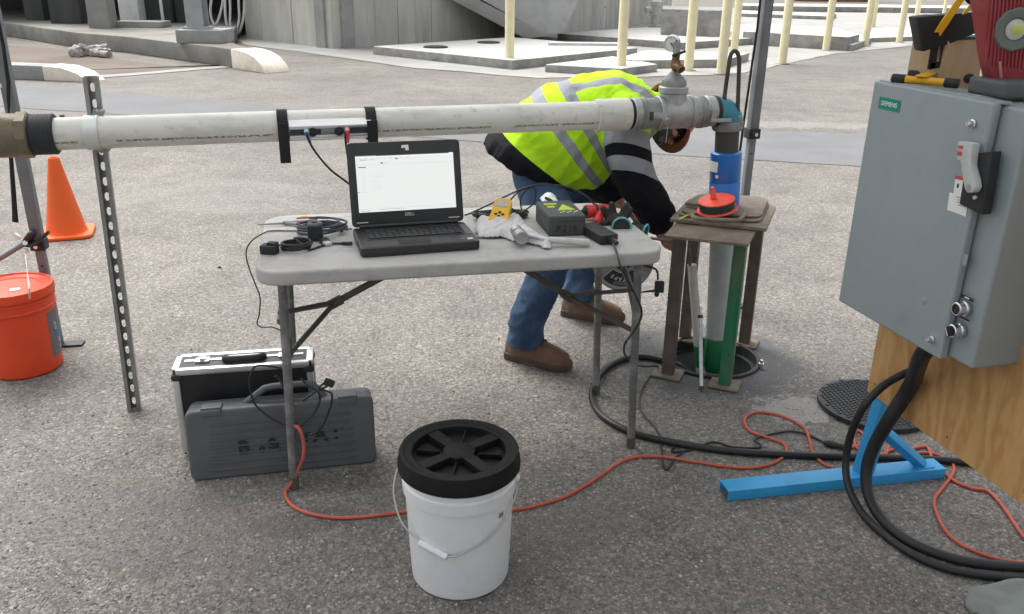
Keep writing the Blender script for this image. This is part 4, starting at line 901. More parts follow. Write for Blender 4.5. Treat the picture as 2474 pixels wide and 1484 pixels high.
# hammer
M_grip = mat('pale_worn_grip', (.50, .50, .48), .6, var=.15, dirt=(.3, .3, .28), damt=.5)
ha, hb = G(1252, 575, TZ + .026), G(1424, 587, TZ + .013); hd_ = (hb - ha).normalized(); hs_ = V((0, 0, 1)).cross(hd_).normalized()
hm_ = thing('hammer', 'steel ball hammer with pale grip lying on the white rag', 'hammer', V((ha.x, ha.y, TZ)))
hx0 = ha + V((.0, .02, .008)); fv = V((.25, -.97, -.05)).normalized()
obj('head', MB().tube([hx0 - fv * .035, hx0 - fv * .03, hx0 - fv * .006, hx0 - fv * .004, hx0 + fv * .012, hx0 + fv * .014, hx0 + fv * .043, hx0 + fv * .045], [.015, .019, .019, .014, .014, .0215, .0215, .019], 24), mat('worn_hammer_steel', (.42, .43, .43), .35, .85, var=.2, scale=20), hm_)
obj('shaft', MB().cyl(hx0, hb.lerp(ha, .55), .0068, .0062, 12), MATS['bright_conduit'], hm_); obj('grip', MB().tube([hb.lerp(ha, .58), hb.lerp(ha, .56), hb.lerp(ha, .03), hb], [.008, .0105, .0115, .010], 16), M_grip, hm_)
# white rag: a crumpled cloth sheet
def rag(name, label, px, z0, hgt, m_, seed, n=46, thick=.0025, fold=1.0, cat='rag'):
    P = [G(x, y, z0) for x, y in px]; c_ = sum(P, V()) / len(P)
    def inside(x, y):
        r = False; j = len(P) - 1
        for i in range(len(P)):
            if (P[i].y > y) != (P[j].y > y) and x < (P[j].x - P[i].x) * (y - P[i].y) / (P[j].y - P[i].y) + P[i].x: r = not r
            j = i
        return r
    def dist(x, y):
        best = 9
        for i in range(len(P)):
            a, b_ = P[i - 1].xy, P[i].xy; d = b_ - a; t = max(0, min(1, (V((x, y)) - a).dot(d) / max(1e-9, d.length_squared))); best = min(best, (a + d * t - V((x, y))).length)
        return best
    x0, x1 = min(p.x for p in P), max(p.x for p in P); y0, y1 = min(p.y for p in P), max(p.y for p in P)
    st_ = (x1 - x0) / n; ny = int((y1 - y0) / st_) + 2; idx = {}; vs = []; fs = []
    for j in range(ny):
        for i in range(n + 1):
            x, y = x0 + i * st_, y0 + j * st_
            if inside(x, y):
                e = dist(x, y); q = V((x, y, seed)); s = min(1, e / .03)
                nz_ = abs(noise.noise(q * 17 * fold)) * .55 + abs(noise.noise(q * 34 * fold + V((3, 1, 0)))) * .35 + .28
                z = z0 + .0015 + hgt * (s ** .6) * nz_ * 1.2
                x += noise.noise(q * 25) * .004; y += noise.noise(q * 25 + V((0, 7, 0))) * .004
                idx[i, j] = len(vs); vs.append((x, y, z))
    for j in range(ny):
        for i in range(n):
            k = [(i, j), (i + 1, j), (i + 1, j + 1), (i, j + 1)]; g = [idx[q] for q in k if q in idx]
            if len(g) >= 3: fs.append(g)
    me = bpy.data.meshes.new(name); me.from_pydata([tuple(V(v) - V((c_.x, c_.y, z0))) for v in vs], [], fs)
    bm = bmesh.new(); bm.from_mesh(me); bmesh.ops.recalc_face_normals(bm, faces=bm.faces); r = bmesh.ops.solidify(bm, geom=bm.faces[:], thickness=thick); [bmesh.ops.smooth_vert(bm, verts=bm.verts, factor=.5, use_axis_x=True, use_axis_y=True, use_axis_z=True) for _ in range(1)]; bm.to_mesh(me); bm.free()
    me.polygons.foreach_set('use_smooth', [True] * len(me.polygons)); me.materials.append(m_)
    o = bpy.data.objects.new(name, me); C.objects.link(o); o.location = (c_.x, c_.y, z0); return tag(o, label, cat)
M_rag = mat('white_cotton', (.62, .61, .62), .9, var=.06, bump=.4, bscale=300)
rag('white_rag', 'crumpled white rag under the hammer on the table', [(1147, 560), (1152, 538), (1172, 530), (1190, 540), (1215, 545), (1222, 532), (1240, 527), (1262, 533), (1270, 548), (1290, 565), (1310, 580), (1328, 590), (1336, 603), (1318, 606), (1300, 598), (1270, 592), (1240, 588), (1215, 578), (1180, 580), (1150, 577)], TZ, .055, M_rag, 1.3, fold=.9, n=64)
# cable bundle, yellow meter
M_cable = mat('black_cable', (.022, .023, .024), .4, var=.2, scale=30)
def coil(c_, rx, ry, turns, r, ang, seed, zr, step=22, lift=.0):
    rg = random.Random(seed); pts = []
    ca, sa = math.cos(ang), math.sin(ang); n = int(turns * step)
    for i in range(n + 1):
        a = 2 * PI * i / step; t = i / n; k = 1 + .30 * noise.noise(V((i * .13, seed, 0)))
        x, y = rx * k * math.cos(a), ry * k * math.sin(a)
        pts.append(c_ + V((x * ca - y * sa + .006 * noise.noise(V((i * .1, seed, 3))), x * sa + y * ca, r + zr * t + .004 * abs(noise.noise(V((i * .3, seed, 5)))) + lift)))
    return pts
cc = G(1205, 528, TZ); o_ = thing('cable_bundle', 'bundled black cable under the yellow meter on the table', 'cable', cc)
obj('cable', MB().tube(coil(cc, .088, .036, 6, .0034, TY, 4, .018), .0034, 7), M_cable, o_); obj('cable', MB().tube(coil(cc + V((.012, .006, 0)), .080, .028, 5, .0034, TY + .1, 8, .014, lift=.004), .0034, 7), M_cable, o_)
# stiff loops standing above the table
yl = cc.y + .06
o_ = thing('sensor_cable', 'stiff black cable looping through the air above the table', 'cable', GY(1132, 521, yl - .05))
obj('cable', MB().tube([G(1122, 520, TZ + .006), G(1135, 516, TZ + .012)] + [GY(x, y, yl) for x, y in ((1180, 495), (1235, 468), (1285, 449), (1330, 447), (1370, 452), (1410, 470), (1432, 490))] + [G(1440, 503, TZ + .004)], .0033, 8, 6), M_cable, o_)
obj('cable', MB().tube([GY(x, y, yl + .02) for x, y in ((1290, 450), (1262, 458), (1240, 475), (1231, 492), (1236, 504), (1255, 510), (1272, 505), (1288, 492), (1294, 470), (1288, 452), (1268, 462), (1258, 480), (1258, 500), (1262, 512))] , .0028, 8, 6), M_cable, o_)
M_ym = mat('yellow_meter_plastic', (.72, .42, .03), .45, var=.06)
yp_ = G(1210, 523, TZ + .03); Mym = T(*yp_) @ Rz(-.22) @ Matrix.Rotation(math.radians(34), 4, 'X')
o_ = thing('yellow_meter', 'small yellow handheld meter with grey screen on the cable bundle', 'meter', yp_)
k_ = .0
bd_ = obj('body', MB().prism([(-.03, -.045), (.03, -.045), (.034, -.03), (.030, .0), (.030, .05), (.022, .062), (-.022, .062), (-.030, .05), (-.030, 0), (-.034, -.03)], 0, .024, Mym), M_ym, o_, bevel=.005, seg=3)
obj('display', MB().prism(rrect(.038, .026, .004, 3, 0, .035), .024, .0255, Mym), mat('grey_lcd', (.42, .43, .42), .3), o_)
for x, y in ((-.012, -.012), (.012, -.012), (0, -.004), (0, -.02)): obj('button', MB().prism(rrect(.010, .007, .002, 3, x, y), .024, .0262, Mym), M_rubber, o_)
# cable coil with round ferrite and thin lead
M_bcab = mat('blue_grey_cable', (.05, .06, .085), .4, var=.25, scale=20)
cc = G(772, 564, TZ); o_ = thing('blue_cable_coil', 'coiled blue grey data cable with black sensor clamp left of the laptop', 'cable', cc)
obj('cable', MB().tube(coil(cc, .070, .052, 3.3, .0036, TY, 11, .034), .0036, 8), M_bcab, o_); obj('cable', MB().tube(coil(cc + V((.012, .004, 0)), .074, .045, 2.4, .0036, TY - .2, 15, .026, lift=.008), .0036, 8), M_bcab, o_)
fc_ = G(762, 572, TZ + .012)
obj('clamp_block', MB().box((0, 0, .014), (.046, .034, .045), T(*fc_) @ Rz(TY)), M_rubber, o_, bevel=.004); obj('clamp_ring', MB().lathe([(.010, .036), (.0225, .036), (.024, .042), (.021, .046), (.011, .046), (.010, .036)], 28, T(*fc_)), mat('grey_rubber', (.10, .105, .11), .5), o_)
obj('clamp_bore', MB().lathe([(.001, .0375), (.0105, .0375)], 20, T(*fc_)), M_dark, o_)
ub = G(790, 588, TZ + .006); obj('usb_plug', MB().box((0, 0, 0), (.022, .03, .009), T(*ub) @ Rz(TY + .3)), mat('pale_usb', (.5, .51, .51), .4, .3), o_, bevel=.002); obj('usb_plug_body', MB().box((0, .03, 0), (.028, .036, .014), T(*ub) @ Rz(TY + .3)), M_rubber, o_, bevel=.003)
# laptop plug lead with small coil and adapter block
cc = G(716, 603, TZ); o_ = thing('adapter_lead', 'black lead in a small coil with a block plug at the table corner', 'cable', cc)
pl_ = G(652, 612, TZ)
obj('lead', MB().tube([pl_ + V((.01, .02, .018)), G(700, 592, TZ + .004)] + coil(cc, .042, .034, 4.3, .0033, TY, 21, .022) + gl([(748, 605), (775, 595), (800, 589), (832, 588), (848, 587)], TZ + .004), .0033, 8), M_cable, o_)
b = MB().prism(rrect(.050, .036, .006, 3), 0, .026, T(*pl_) @ Rz(-.15)); obj('block_plug', b, M_rubber, o_, bevel=.004); obj('block_shoulder', MB().box((.008, .006, .028), (.03, .022, .01), T(*pl_) @ Rz(-.15)), M_rubber, o_, bevel=.002)
obj('barrel_plug', MB().cyl(G(826, 588, TZ + .006), G(850, 588, TZ + .008), .0048, .0058, 12), M_rubber, o_)
# thin wire trailing off the table's left end to the leg
yw = G(640, 560, TZ).y
wp = gl([(850, 553), (800, 556), (711, 558), (662, 558), (640, 562)], TZ + .003) + [GY(x, y, yw - .02) for x, y in ((607, 583), (594, 613), (604, 655), (618, 690), (628, 720), (626, 760), (621, 782), (634, 791), (656, 790), (680, 800), (702, 816))]
o = obj('thin_wire', MB().tube(wp, .0022, 6, 4), M_cable, origin=wp[3]); tag(o, 'thin black wire looping off the left end of the table', 'wire')
# long nose pliers
pp = G(684, 540, TZ + .007); p2 = G(621, 543, TZ + .006)
o_ = thing('pliers', 'long nose pliers with grey and orange grips behind the coiled cable', 'pliers', V((pp.x, pp.y, TZ)))
obj('jaw', MB().cyl(p2, pp, .0014, .004, 8), M_galv2, o_); obj('joint', MB().ball(G(690, 538, TZ + .007), (.012, .009, .006)), M_galv2, o_)
M_og = mat('orange_grip', (.55, .22, .06), .5); M_gg = mat('grey_grip', (.33, .33, .36), .5)
obj('handle', MB().tube(gl([(690, 538), (715, 536), (745, 535), (765, 529)], TZ + .008), [.004, .005, .006, .005], 10, 4), M_gg, o_); obj('handle', MB().tube(gl([(690, 539), (712, 541), (735, 545), (752, 548)], TZ + .008), [.004, .006, .0065, .005], 10, 4), M_gg, o_)
obj('grip_inlay', MB().tube(gl([(716, 528), (735, 526), (762, 526)], TZ + .014), [.003, .0045, .003], 8, 4), M_og, o_); obj('grip_inlay', MB().tube(gl([(736, 541), (752, 541)], TZ + .016), [.003, .003], 8), M_og, o_)
# red handheld tool behind the gloves
M_red = mat('red_tool_plastic', (.60, .04, .035), .35, var=.08)
a_, c_ = G(1412, 512, TZ + .03), G(1475, 506, TZ + .03); d_ = (c_ - a_).normalized()
o_ = thing('red_tool', 'red handheld tool with black tip lying behind the gloves', 'tool', V((a_.x, a_.y, TZ)))
obj('body', MB().tube([a_, a_ + d_ * .008, a_ + d_ * .03, a_ + d_ * .08, a_ + d_ * .10], [.018, .024, .022, .02, .012], 18, 3), M_red, o_); obj('nozzle', MB().tube([a_ - d_ * .03, a_ - d_ * .008, a_ + d_ * .002, a_ + d_ * .004], [.003, .009, .021, .022], 16), M_rubber, o_)
obj('handle', MB().tube([a_ + d_ * .06, a_ + d_ * .05 + V((.0, -.05, -.014)), a_ + d_ * .035 + V((0, -.085, -.018))], [.016, .015, .011], 14, 4), M_red, o_)
obj('trim', MB().tube([a_ + d_ * .035, a_ + d_ * .045], .0235, 18), M_rubber, o_)
# gloves
def glove(name, label, palm, dirs, cuff, seed):
    b = MB(); pc, pr_, pn = palm
    b.ball(pc, pr_, 14, pn)
    for p0, p1, p2_, r in dirs: b.tube([p0, p1, p2_], [r * 1.25, r * 1.2, r * 1.05], 10, 4); b.ball(p2_, r * 1.08, 10)
    c0, c1, r0, r1 = cuff; b.tube([c0, c0.lerp(c1, .5), c1], [r0, (r0 + r1) * .48, r1], 16)
    t = thing(name, label, 'glove', V((pc.x, pc.y, TZ)), group='pair of work gloves on the table')
    obj('knit', remesh(b, .0035, 'knit', 3), mat('black_brown_knit', (.040, .036, .030), .9, var=.3, scale=30, bump=.6, bscale=220), t, auto=80)
    Mq = frame(c1, c1 - c0); rb = MB().tube([Mq @ V((r1 * 1.02 * math.cos(2 * PI * k / 20), r1 * (1.02 + .06 * math.sin(3 * k)) * math.sin(2 * PI * k / 20), .001)) for k in range(20)], .0034, 8, 0, True); obj('cuff_trim', rb, mat('teal_cuff', (.10, .42, .48), .7), t)
    obj('cuff_inside', MB().lathe([(.001, -.012), (r1 * .9, .0008)], 20, Mq), M_dark, t)
    return t, Mq, r1
gy = G(1500, 545, TZ).y
c0, c1 = GY(1494, 540, gy + .01), GY(1501, 549, gy - .045)
pc = GY(1487, 536, gy + .015)
dr_ = []
for (x0, y0), (x1, y1), (x2, y2), r, dy in (((1470, 530), (1463, 514), (1456, 504), .0105, .03), ((1482, 525), (1480, 508), (1477, 494), .0105, .03), ((1500, 525), (1508, 508), (1514, 496), .0105, .02), ((1508, 528), (1518, 515), (1522, 506), .0095, .01), ((1465, 540), (1452, 540), (1444, 545), .0095, 0)):
    dr_.append((GY(x0, y0, gy + dy), GY(x1, y1, gy + dy), GY(x2, y2, gy + dy), r))
t, Mq, r1 = glove('work_glove', 'dark knit work glove with teal cuff facing forward, fingers standing up', (pc, (.034, .026, .028), Rz(.2)), dr_, (c0, c1, .026, .031), 1)
obj('size_tag', MB().box((-r1 * .2, r1 * .9, .004), (.014, .014, .0015), Mq @ Rz(1.5)), M_paper, t)
gy2 = gy + .015; c0, c1 = GY(1545, 556, gy2), GY(1558, 560, gy2 - .01)
pc = GY(1530, 556, gy2)
dr_ = [(GY(a, b_, gy2 + dy), GY(c, d, gy2 + dy), GY(e, f, gy2 + dy), .0095) for a, b_, c, d, e, f, dy in ((1530, 550, 1536, 538, 1540, 545, .01), (1520, 560, 1508, 566, 1498, 572, -.01), (1524, 566, 1512, 574, 1500, 578, -.012), (1528, 570, 1518, 577, 1508, 580, .0))]
glove('work_glove', 'dark knit work glove with teal cuff lying at the table edge', (pc, (.030, .026, .020), Rz(.2)), dr_, (c0, c1, .02, .024), 2)
# small clear plastic bag behind the box
rag('plastic_bag', 'small pale crumpled plastic bag behind the grey instrument box', [(1300, 482), (1312, 474), (1330, 473), (1345, 480), (1350, 490), (1330, 494), (1305, 492)], TZ, .03, mat('pale_plastic_film', (.55, .62, .60), .3, var=.1), 2.2, n=16, cat='bag')
# tape reel hanging behind the table
rb_ = tp(TL_ / 2 - .20, TD_ / 2 + .05, 0); ry_ = GY(1502, 630, rb_.y); rr_ = .118
ry_ = GY(1503, 628, rb_.y + .02)
Mre = frame(ry_, V((.03, -1, .12)).normalized(), (1, 0, 0))
o_ = thing('tape_reel', 'grey round tape reel with black crank hanging behind the table', 'reel', ry_ - V((0, 0, rr_)))
M_reel = mat('grey_reel_plastic', (.26, .265, .275), .45, var=.08)
for s in (-1, 1): obj('side_disc', MB().lathe([(.001, s * .02), (rr_ - .006, s * .02), (rr_, s * .017), (rr_, s * .012), (.001, s * .012)], 48, Mre), M_reel, o_)
obj('tape_pack', MB().lathe([(.001, -.013), (rr_ * .9, -.013), (rr_ * .9, .013), (.001, .013)], 40, Mre), M_black, o_)
for a0_, nm in ((205, 'label'), ):
    b = MB().lathe([(rr_ * .40, .0206), (rr_ * .86, .0206)], 20, Mre, a0=math.radians(222), a1=math.radians(318)); lb = obj('label', b, M_black, o_)
    b = MB(); 
    for r_, w_ in ((rr_ * .865, .0016), (rr_ * .91, .0012), (rr_ * .39, .0014)): b.lathe([(r_, .0209), (r_ + w_, .0209)], 24, Mre, a0=math.radians(221), a1=math.radians(319))
    for an in (221, 319): b.box((rr_ * .625, 0, .0209), (rr_ * .48, .0014, .0004), Mre @ Rz(math.radians(an)))
    obj('label_border', b, M_alu, lb)
    tx_ = MB()
    for k, ch in enumerate('TAPE'):
        an = math.radians(270 + 6 - 13 * k); q = text_mb(ch, .021, .0002, Mre @ Rz(an) @ T(rr_ * .60, 0, .0211) @ Rz(-PI / 2)); tx_.add(q.v, q.f)
    obj('lettering', tx_, M_paper, lb); obj('label_panel', MB().box((-.01, -rr_ * .74, .0211), (.05, .016, .0004), Mre), mat('grey_label_panel', (.12, .12, .12), .5), lb)
obj('hub', MB().lathe([(.001, .03), (.03, .03), (.034, .026), (.034, .02)], 24, Mre), M_rubber, o_)
obj('crank_arm', MB().tube([Mre @ V(q) for q in ((0, 0, .03), (.06, -.01, .034), (.125, -.03, .03), (.135, -.07, .03))], [.008, .008, .008, .008], 10, 4, flat=.5), M_rubber, o_)
obj('crank_handle', MB().box((.142, -.098, .03), (.036, .046, .02), Mre), M_rubber, o_, bevel=.006); obj('crank_tip', MB().ball(Mre @ V((.134, -.128, .03)), .010), M_rubber, o_); obj('crank_pin', MB().tube([Mre @ V((.13, -.112, .034)), Mre @ V((.07, -.116, .045))], [.006, .0025], 8), M_rubber, o_)
obj('hanger', MB().tube([Mre @ V((0, 0, -.03)), Mre @ V((0, .06, -.035)), tp(TL_ / 2 - .21, TD_ / 2 + .018, TZ + .01), tp(TL_ / 2 - .21, TD_ / 2 - .02, TZ + .006)], .005, 8, 3), M_rubber, o_)
# ================================================================ person bending over the well
PYC = 3.53
def pyx(x, y, Y=PYC): return GY(x, y, Y)
def capsule(b, pts, rad, sm=4, n=14): 
    b.tube(pts, rad, n, sm); b.ball(pts[0], rad[0], 14); b.ball(pts[-1], rad[-1], 14)
b1h, b1t = G(1228, 862), G(1374, 896); b2h, b2t = G(1362, 760), G(1502, 781)
per = thing('person', 'worker in lime yellow reflective jacket and jeans bending over the well', 'person', V(((b1h.x + b2h.x) / 2 + .1, (b1h.y + b2h.y) / 2, 0)))
Yn, Yf = b1h.lerp(b1t, .3).y, b2h.lerp(b2t, .3).y
# leg joints
NL = [(pyx(1285, 385, PYC - .08), .09), (pyx(1303, 450, PYC - .13), .098), (pyx(1344, 560, Yn + .03), .09), (pyx(1332, 625, Yn), .08), (pyx(1305, 700, Yn), .076), (pyx(1278, 760, Yn), .073), (pyx(1267, 832, Yn), .075)]
FL_ = [(pyx(1310, 375, PYC + .10), .105), (pyx(1385, 450, PYC + .12), .095), (pyx(1430, 540, Yf - .05), .086), (pyx(1420, 610, Yf - .02), .078), (pyx(1403, 660, Yf), .074), (pyx(1395, 722, Yf), .073)]
# torso stations: (top px, bottom px, half width)
ST = [((1170, 350), (1364, 438), .235), ((1190, 318), (1380, 449), .25), ((1262, 243), (1428, 449), .245), ((1335, 203), (1467, 420), .215), ((1410, 183), (1497, 385), .225), ((1490, 179), (1525, 358), .215), ((1550, 196), (1556, 335), .18), ((1582, 228), (1582, 308), .10)]
def ring(t, bt, hw, sc=1.0, n=24, Y=PYC):
    a, c = pyx(*t, Y), pyx(*bt, Y); o = (a + c) / 2; u = (a - c) / 2 * sc; out = []
    for k in range(n):
        an = 2 * PI * k / n; ca, sa = math.cos(an), math.sin(an)
        ca = math.copysign(abs(ca) ** .85, ca); sa = math.copysign(abs(sa) ** .85, sa)
        out.append(o + u * ca + V((0, hw * sc * sa, 0)))
    return out
shN, shF = pyx(1512, 292, PYC - .20), pyx(1505, 300, PYC + .20)
ARN = [(shN, .094), (pyx(1518, 350, PYC - .24), .093), (pyx(1532, 420, PYC - .26), .082), (pyx(1562, 478, PYC - .25), .073), (pyx(1592, 525, PYC - .22), .063)]
ARF = [(shF, .09), (pyx(1478, 380, PYC + .16), .085), (pyx(1455, 435, PYC + .06), .078), (pyx(1482, 478, PYC - .08), .056)]
wrN, wrF = pyx(1606, 541, PYC - .21), pyx(1494, 488, PYC - .11)
hdC = pyx(1612, 281, PYC + .0); HS = .86
crown = V((.74, .64, .12)).normalized(); face = V((.10, -.30, -.95)); face = (face - crown * face.dot(crown)).normalized(); side = crown.cross(face)
Mh = Matrix(((side.x, face.x, crown.x, hdC.x), (side.y, face.y, crown.y, hdC.y), (side.z, face.z, crown.z, hdC.z), (0, 0, 0, 1))) @ Matrix.Diagonal((HS, HS, HS, 1))  # x side, y face, z crown
# ---- body: one continuous skin surface
b = MB()
b.loft([ring(t, bt, hw, .72) for t, bt, hw in ST])
for arm, wr in ((ARN, wrN), (ARF, wrF)): capsule(b, [p for p, r in arm] + [wr], [.055, .05, .043, .04, .034][:len(arm)] + [.027])
for lg in (NL, FL_): capsule(b, [p for p, r in lg], [r * (.70 if i < 4 else .5) for i, (p, r) in enumerate(lg)])
nk = pyx(1568, 272); capsule(b, [nk, nk.lerp(hdC, .5), hdC - crown * .04], [.062, .056, .055])
b.ball(hdC, (.075, .095, .10), 18, Mh); b.ball(Mh @ V((0, .045, -.055)), (.052, .055, .055), 14, Mh)          # skull and jaw
b.ball(Mh @ V((0, .112, -.018)), (.014, .026, .024), 10, Mh); b.ball(Mh @ V((0, .098, .028)), (.05, .018, .014), 10, Mh); b.ball(Mh @ V((0, .10, -.058)), (.026, .014, .012), 10, Mh); b.ball(Mh @ V((0, .098, -.092)), (.026, .022, .02), 10, Mh)
for s in (-1, 1): b.ball(Mh @ V((s * .076, -.005, -.012)), (.010, .02, .032), 10, Mh); b.ball(Mh @ V((s * .038, .088, -.028)), (.024, .016, .022), 10, Mh)
def hand(b, wr, d, pal, thumb_s):
    d = d.normalized(); pal = (pal - d * pal.dot(d)).normalized(); sd_ = d.cross(pal)
    c_ = wr + d * .045; Mb = Matrix(((sd_.x, pal.x, d.x), (sd_.y, pal.y, d.y), (sd_.z, pal.z, d.z))).to_4x4()
    b.ball(c_, (.042, .017, .052), 12, Mb)
    for k, (o_, l_) in enumerate(((-.030, .068), (-.010, .080), (.010, .075), (.029, .058))):
        p0 = wr + d * .082 + sd_ * o_; p1 = p0 + d * l_ * .5 + pal * .012; p2 = p1 + d * l_ * .30 + pal * .026; p3 = p2 + d * .05 * l_ / .07 * .3 + pal * .02
        b.tube([p0 - d * .015, p0, p1, p2, p3], [.0095, .0098, .009, .0085, .0075], 10, 3); b.ball(p3, .0078, 10)
    p0 = wr + d * .03 + sd_ * thumb_s * .032; p1 = p0 + d * .035 + sd_ * thumb_s * .025 + pal * .012; p2 = p1 + d * .03 + pal * .014
    b.tube([p0, p1, p2], [.0125, .011, .0085], 10, 3); b.ball(p2, .0088, 10)
hand(b, wrN, V((.25, .15, -.9)), V((.6, .6, .2)), -1); hand(b, wrF, V((.75, -.25, -.6)), V((-.4, .1, -.8)), 1)
def skin_mat():
    m, N, L, bs = nodes('skin')
    at = N('ShaderNodeAttribute', attribute_name='beard'); nz = N('ShaderNodeTexNoise', i2=60.0, i3=4.0); tc = N('ShaderNodeTexCoord'); L(tc.outputs['Object'], nz.inputs[0])
    r1_ = ramp(N, [(.3, (.30, .135, .095)), (.7, (.42, .20, .14))]); L(nz.outputs[0], r1_.inputs[0])
    mx = N('ShaderNodeMixRGB'); mx.inputs[2].default_value = (.075, .065, .06, 1); L(at.outputs['Fac'], mx.inputs[0]); L(r1_.outputs[0], mx.inputs[1]); L(mx.outputs[0], bs.inputs['Base Color']); bs.inputs['Roughness'].default_value = .55
    bs.inputs['Subsurface Weight'].default_value = .1; bs.inputs['Subsurface Radius'].default_value = (.01, .004, .002); return m
me = remesh(b, .0055, 'body', 2)
Mhi = Mh.inverted(); bv = []
for v in me.vertices:
    q = Mhi @ v.co
    bv.append(1.0 if (q.length < .16 and q.z < -.045 and q.y > -.01) else (.9 if (q.length < .13 and q.y < .03 and q.z > -.09 and q.z < .2 and abs(q.x) < .09 and q.y < -.02) else 0.0))
me.attributes.new('beard', 'FLOAT', 'POINT').data.foreach_set('value', bv)
body = obj('body', me, skin_mat(), per, auto=180)
# ---- jacket
b = MB(); b.loft([ring(t, bt, hw) for t, bt, hw in ST])
capsule(b, [p for p, r in ARN], [r for p, r in ARN]); capsule(b, [p for p, r in ARF], [r for p, r in ARF])
b.ball(pyx(1425, 400), (.09, .15, .075), 14)
cr_ = pyx(1582, 268); b.tube([nk - (hdC - nk) * .1, cr_, nk.lerp(hdC, .55)], [.085, .082, .075], 16)
me = remesh(b, .010, 'jacket', 5)
# attributes: s along the torso, a angle about it, t along the near arm, k which
axS = [((pyx(*t) + pyx(*bt)) / 2, (pyx(*t) - pyx(*bt)).normalized()) for t, bt, hw in ST]
def along(co, chain):
    best = (9, 0)
    for i in range(len(chain) - 1):
        a, r0 = chain[i]; c_, r1_ = chain[i + 1]; d = c_ - a; t = max(0, min(1, (co - a).dot(d) / d.length_squared)); q = a + d * t; rr = r0 + (r1_ - r0) * t; dd = (co - q).length / rr
        if dd < best[0]: best = (dd, (i + t) / (len(chain) - 1))
    return best
lines = []
for t, bt, hw in ST:
    p, q = V((pyx(*t).x, pyx(*t).z)), V((pyx(*bt).x, pyx(*bt).z)); lines.append((p, q))
def sparam(co):
    p = V((co.x, co.z)); prev = None
    for i, (a, c_) in enumerate(lines):
        d = c_ - a; n_ = V((-d.y, d.x)); n_ = n_ if n_.x > 0 else -n_
        e = (p - a).dot(n_.normalized())
        if e < 0:
            if i == 0: return 0.0
            return i - 1 + prev / (prev - e)
        prev = e
    return len(lines) - 1.0
sv = []; lat = []; tv = []; kv = []
rg = random.Random(2)
for v in me.vertices:
    co = v.co; s = sparam(co); dn_, tn = along(co, ARN); df_, tf = along(co, ARF)
    sv.append(s / 8); lat.append((co.y - PYC) + 0.0)
    isn = dn_ < 1.18 and co.y < PYC - .1 and tn > .05 and proj(co)[0] > 1462 + 0 and proj(co)[1] > 285
    isf = df_ < 1.2 and tf > .3
    px_, py_ = proj(co); py_ -= 17 * min(1.3, (px_ - 1490) / 80) ** 2 if px_ > 1490 else 12 * ((1490 - px_) / 30) ** 2; tv.append(max(0, min(1, (py_ - 275) / 270))); kv.append(1.0 if isn else (2.0 if isf else 0.0))
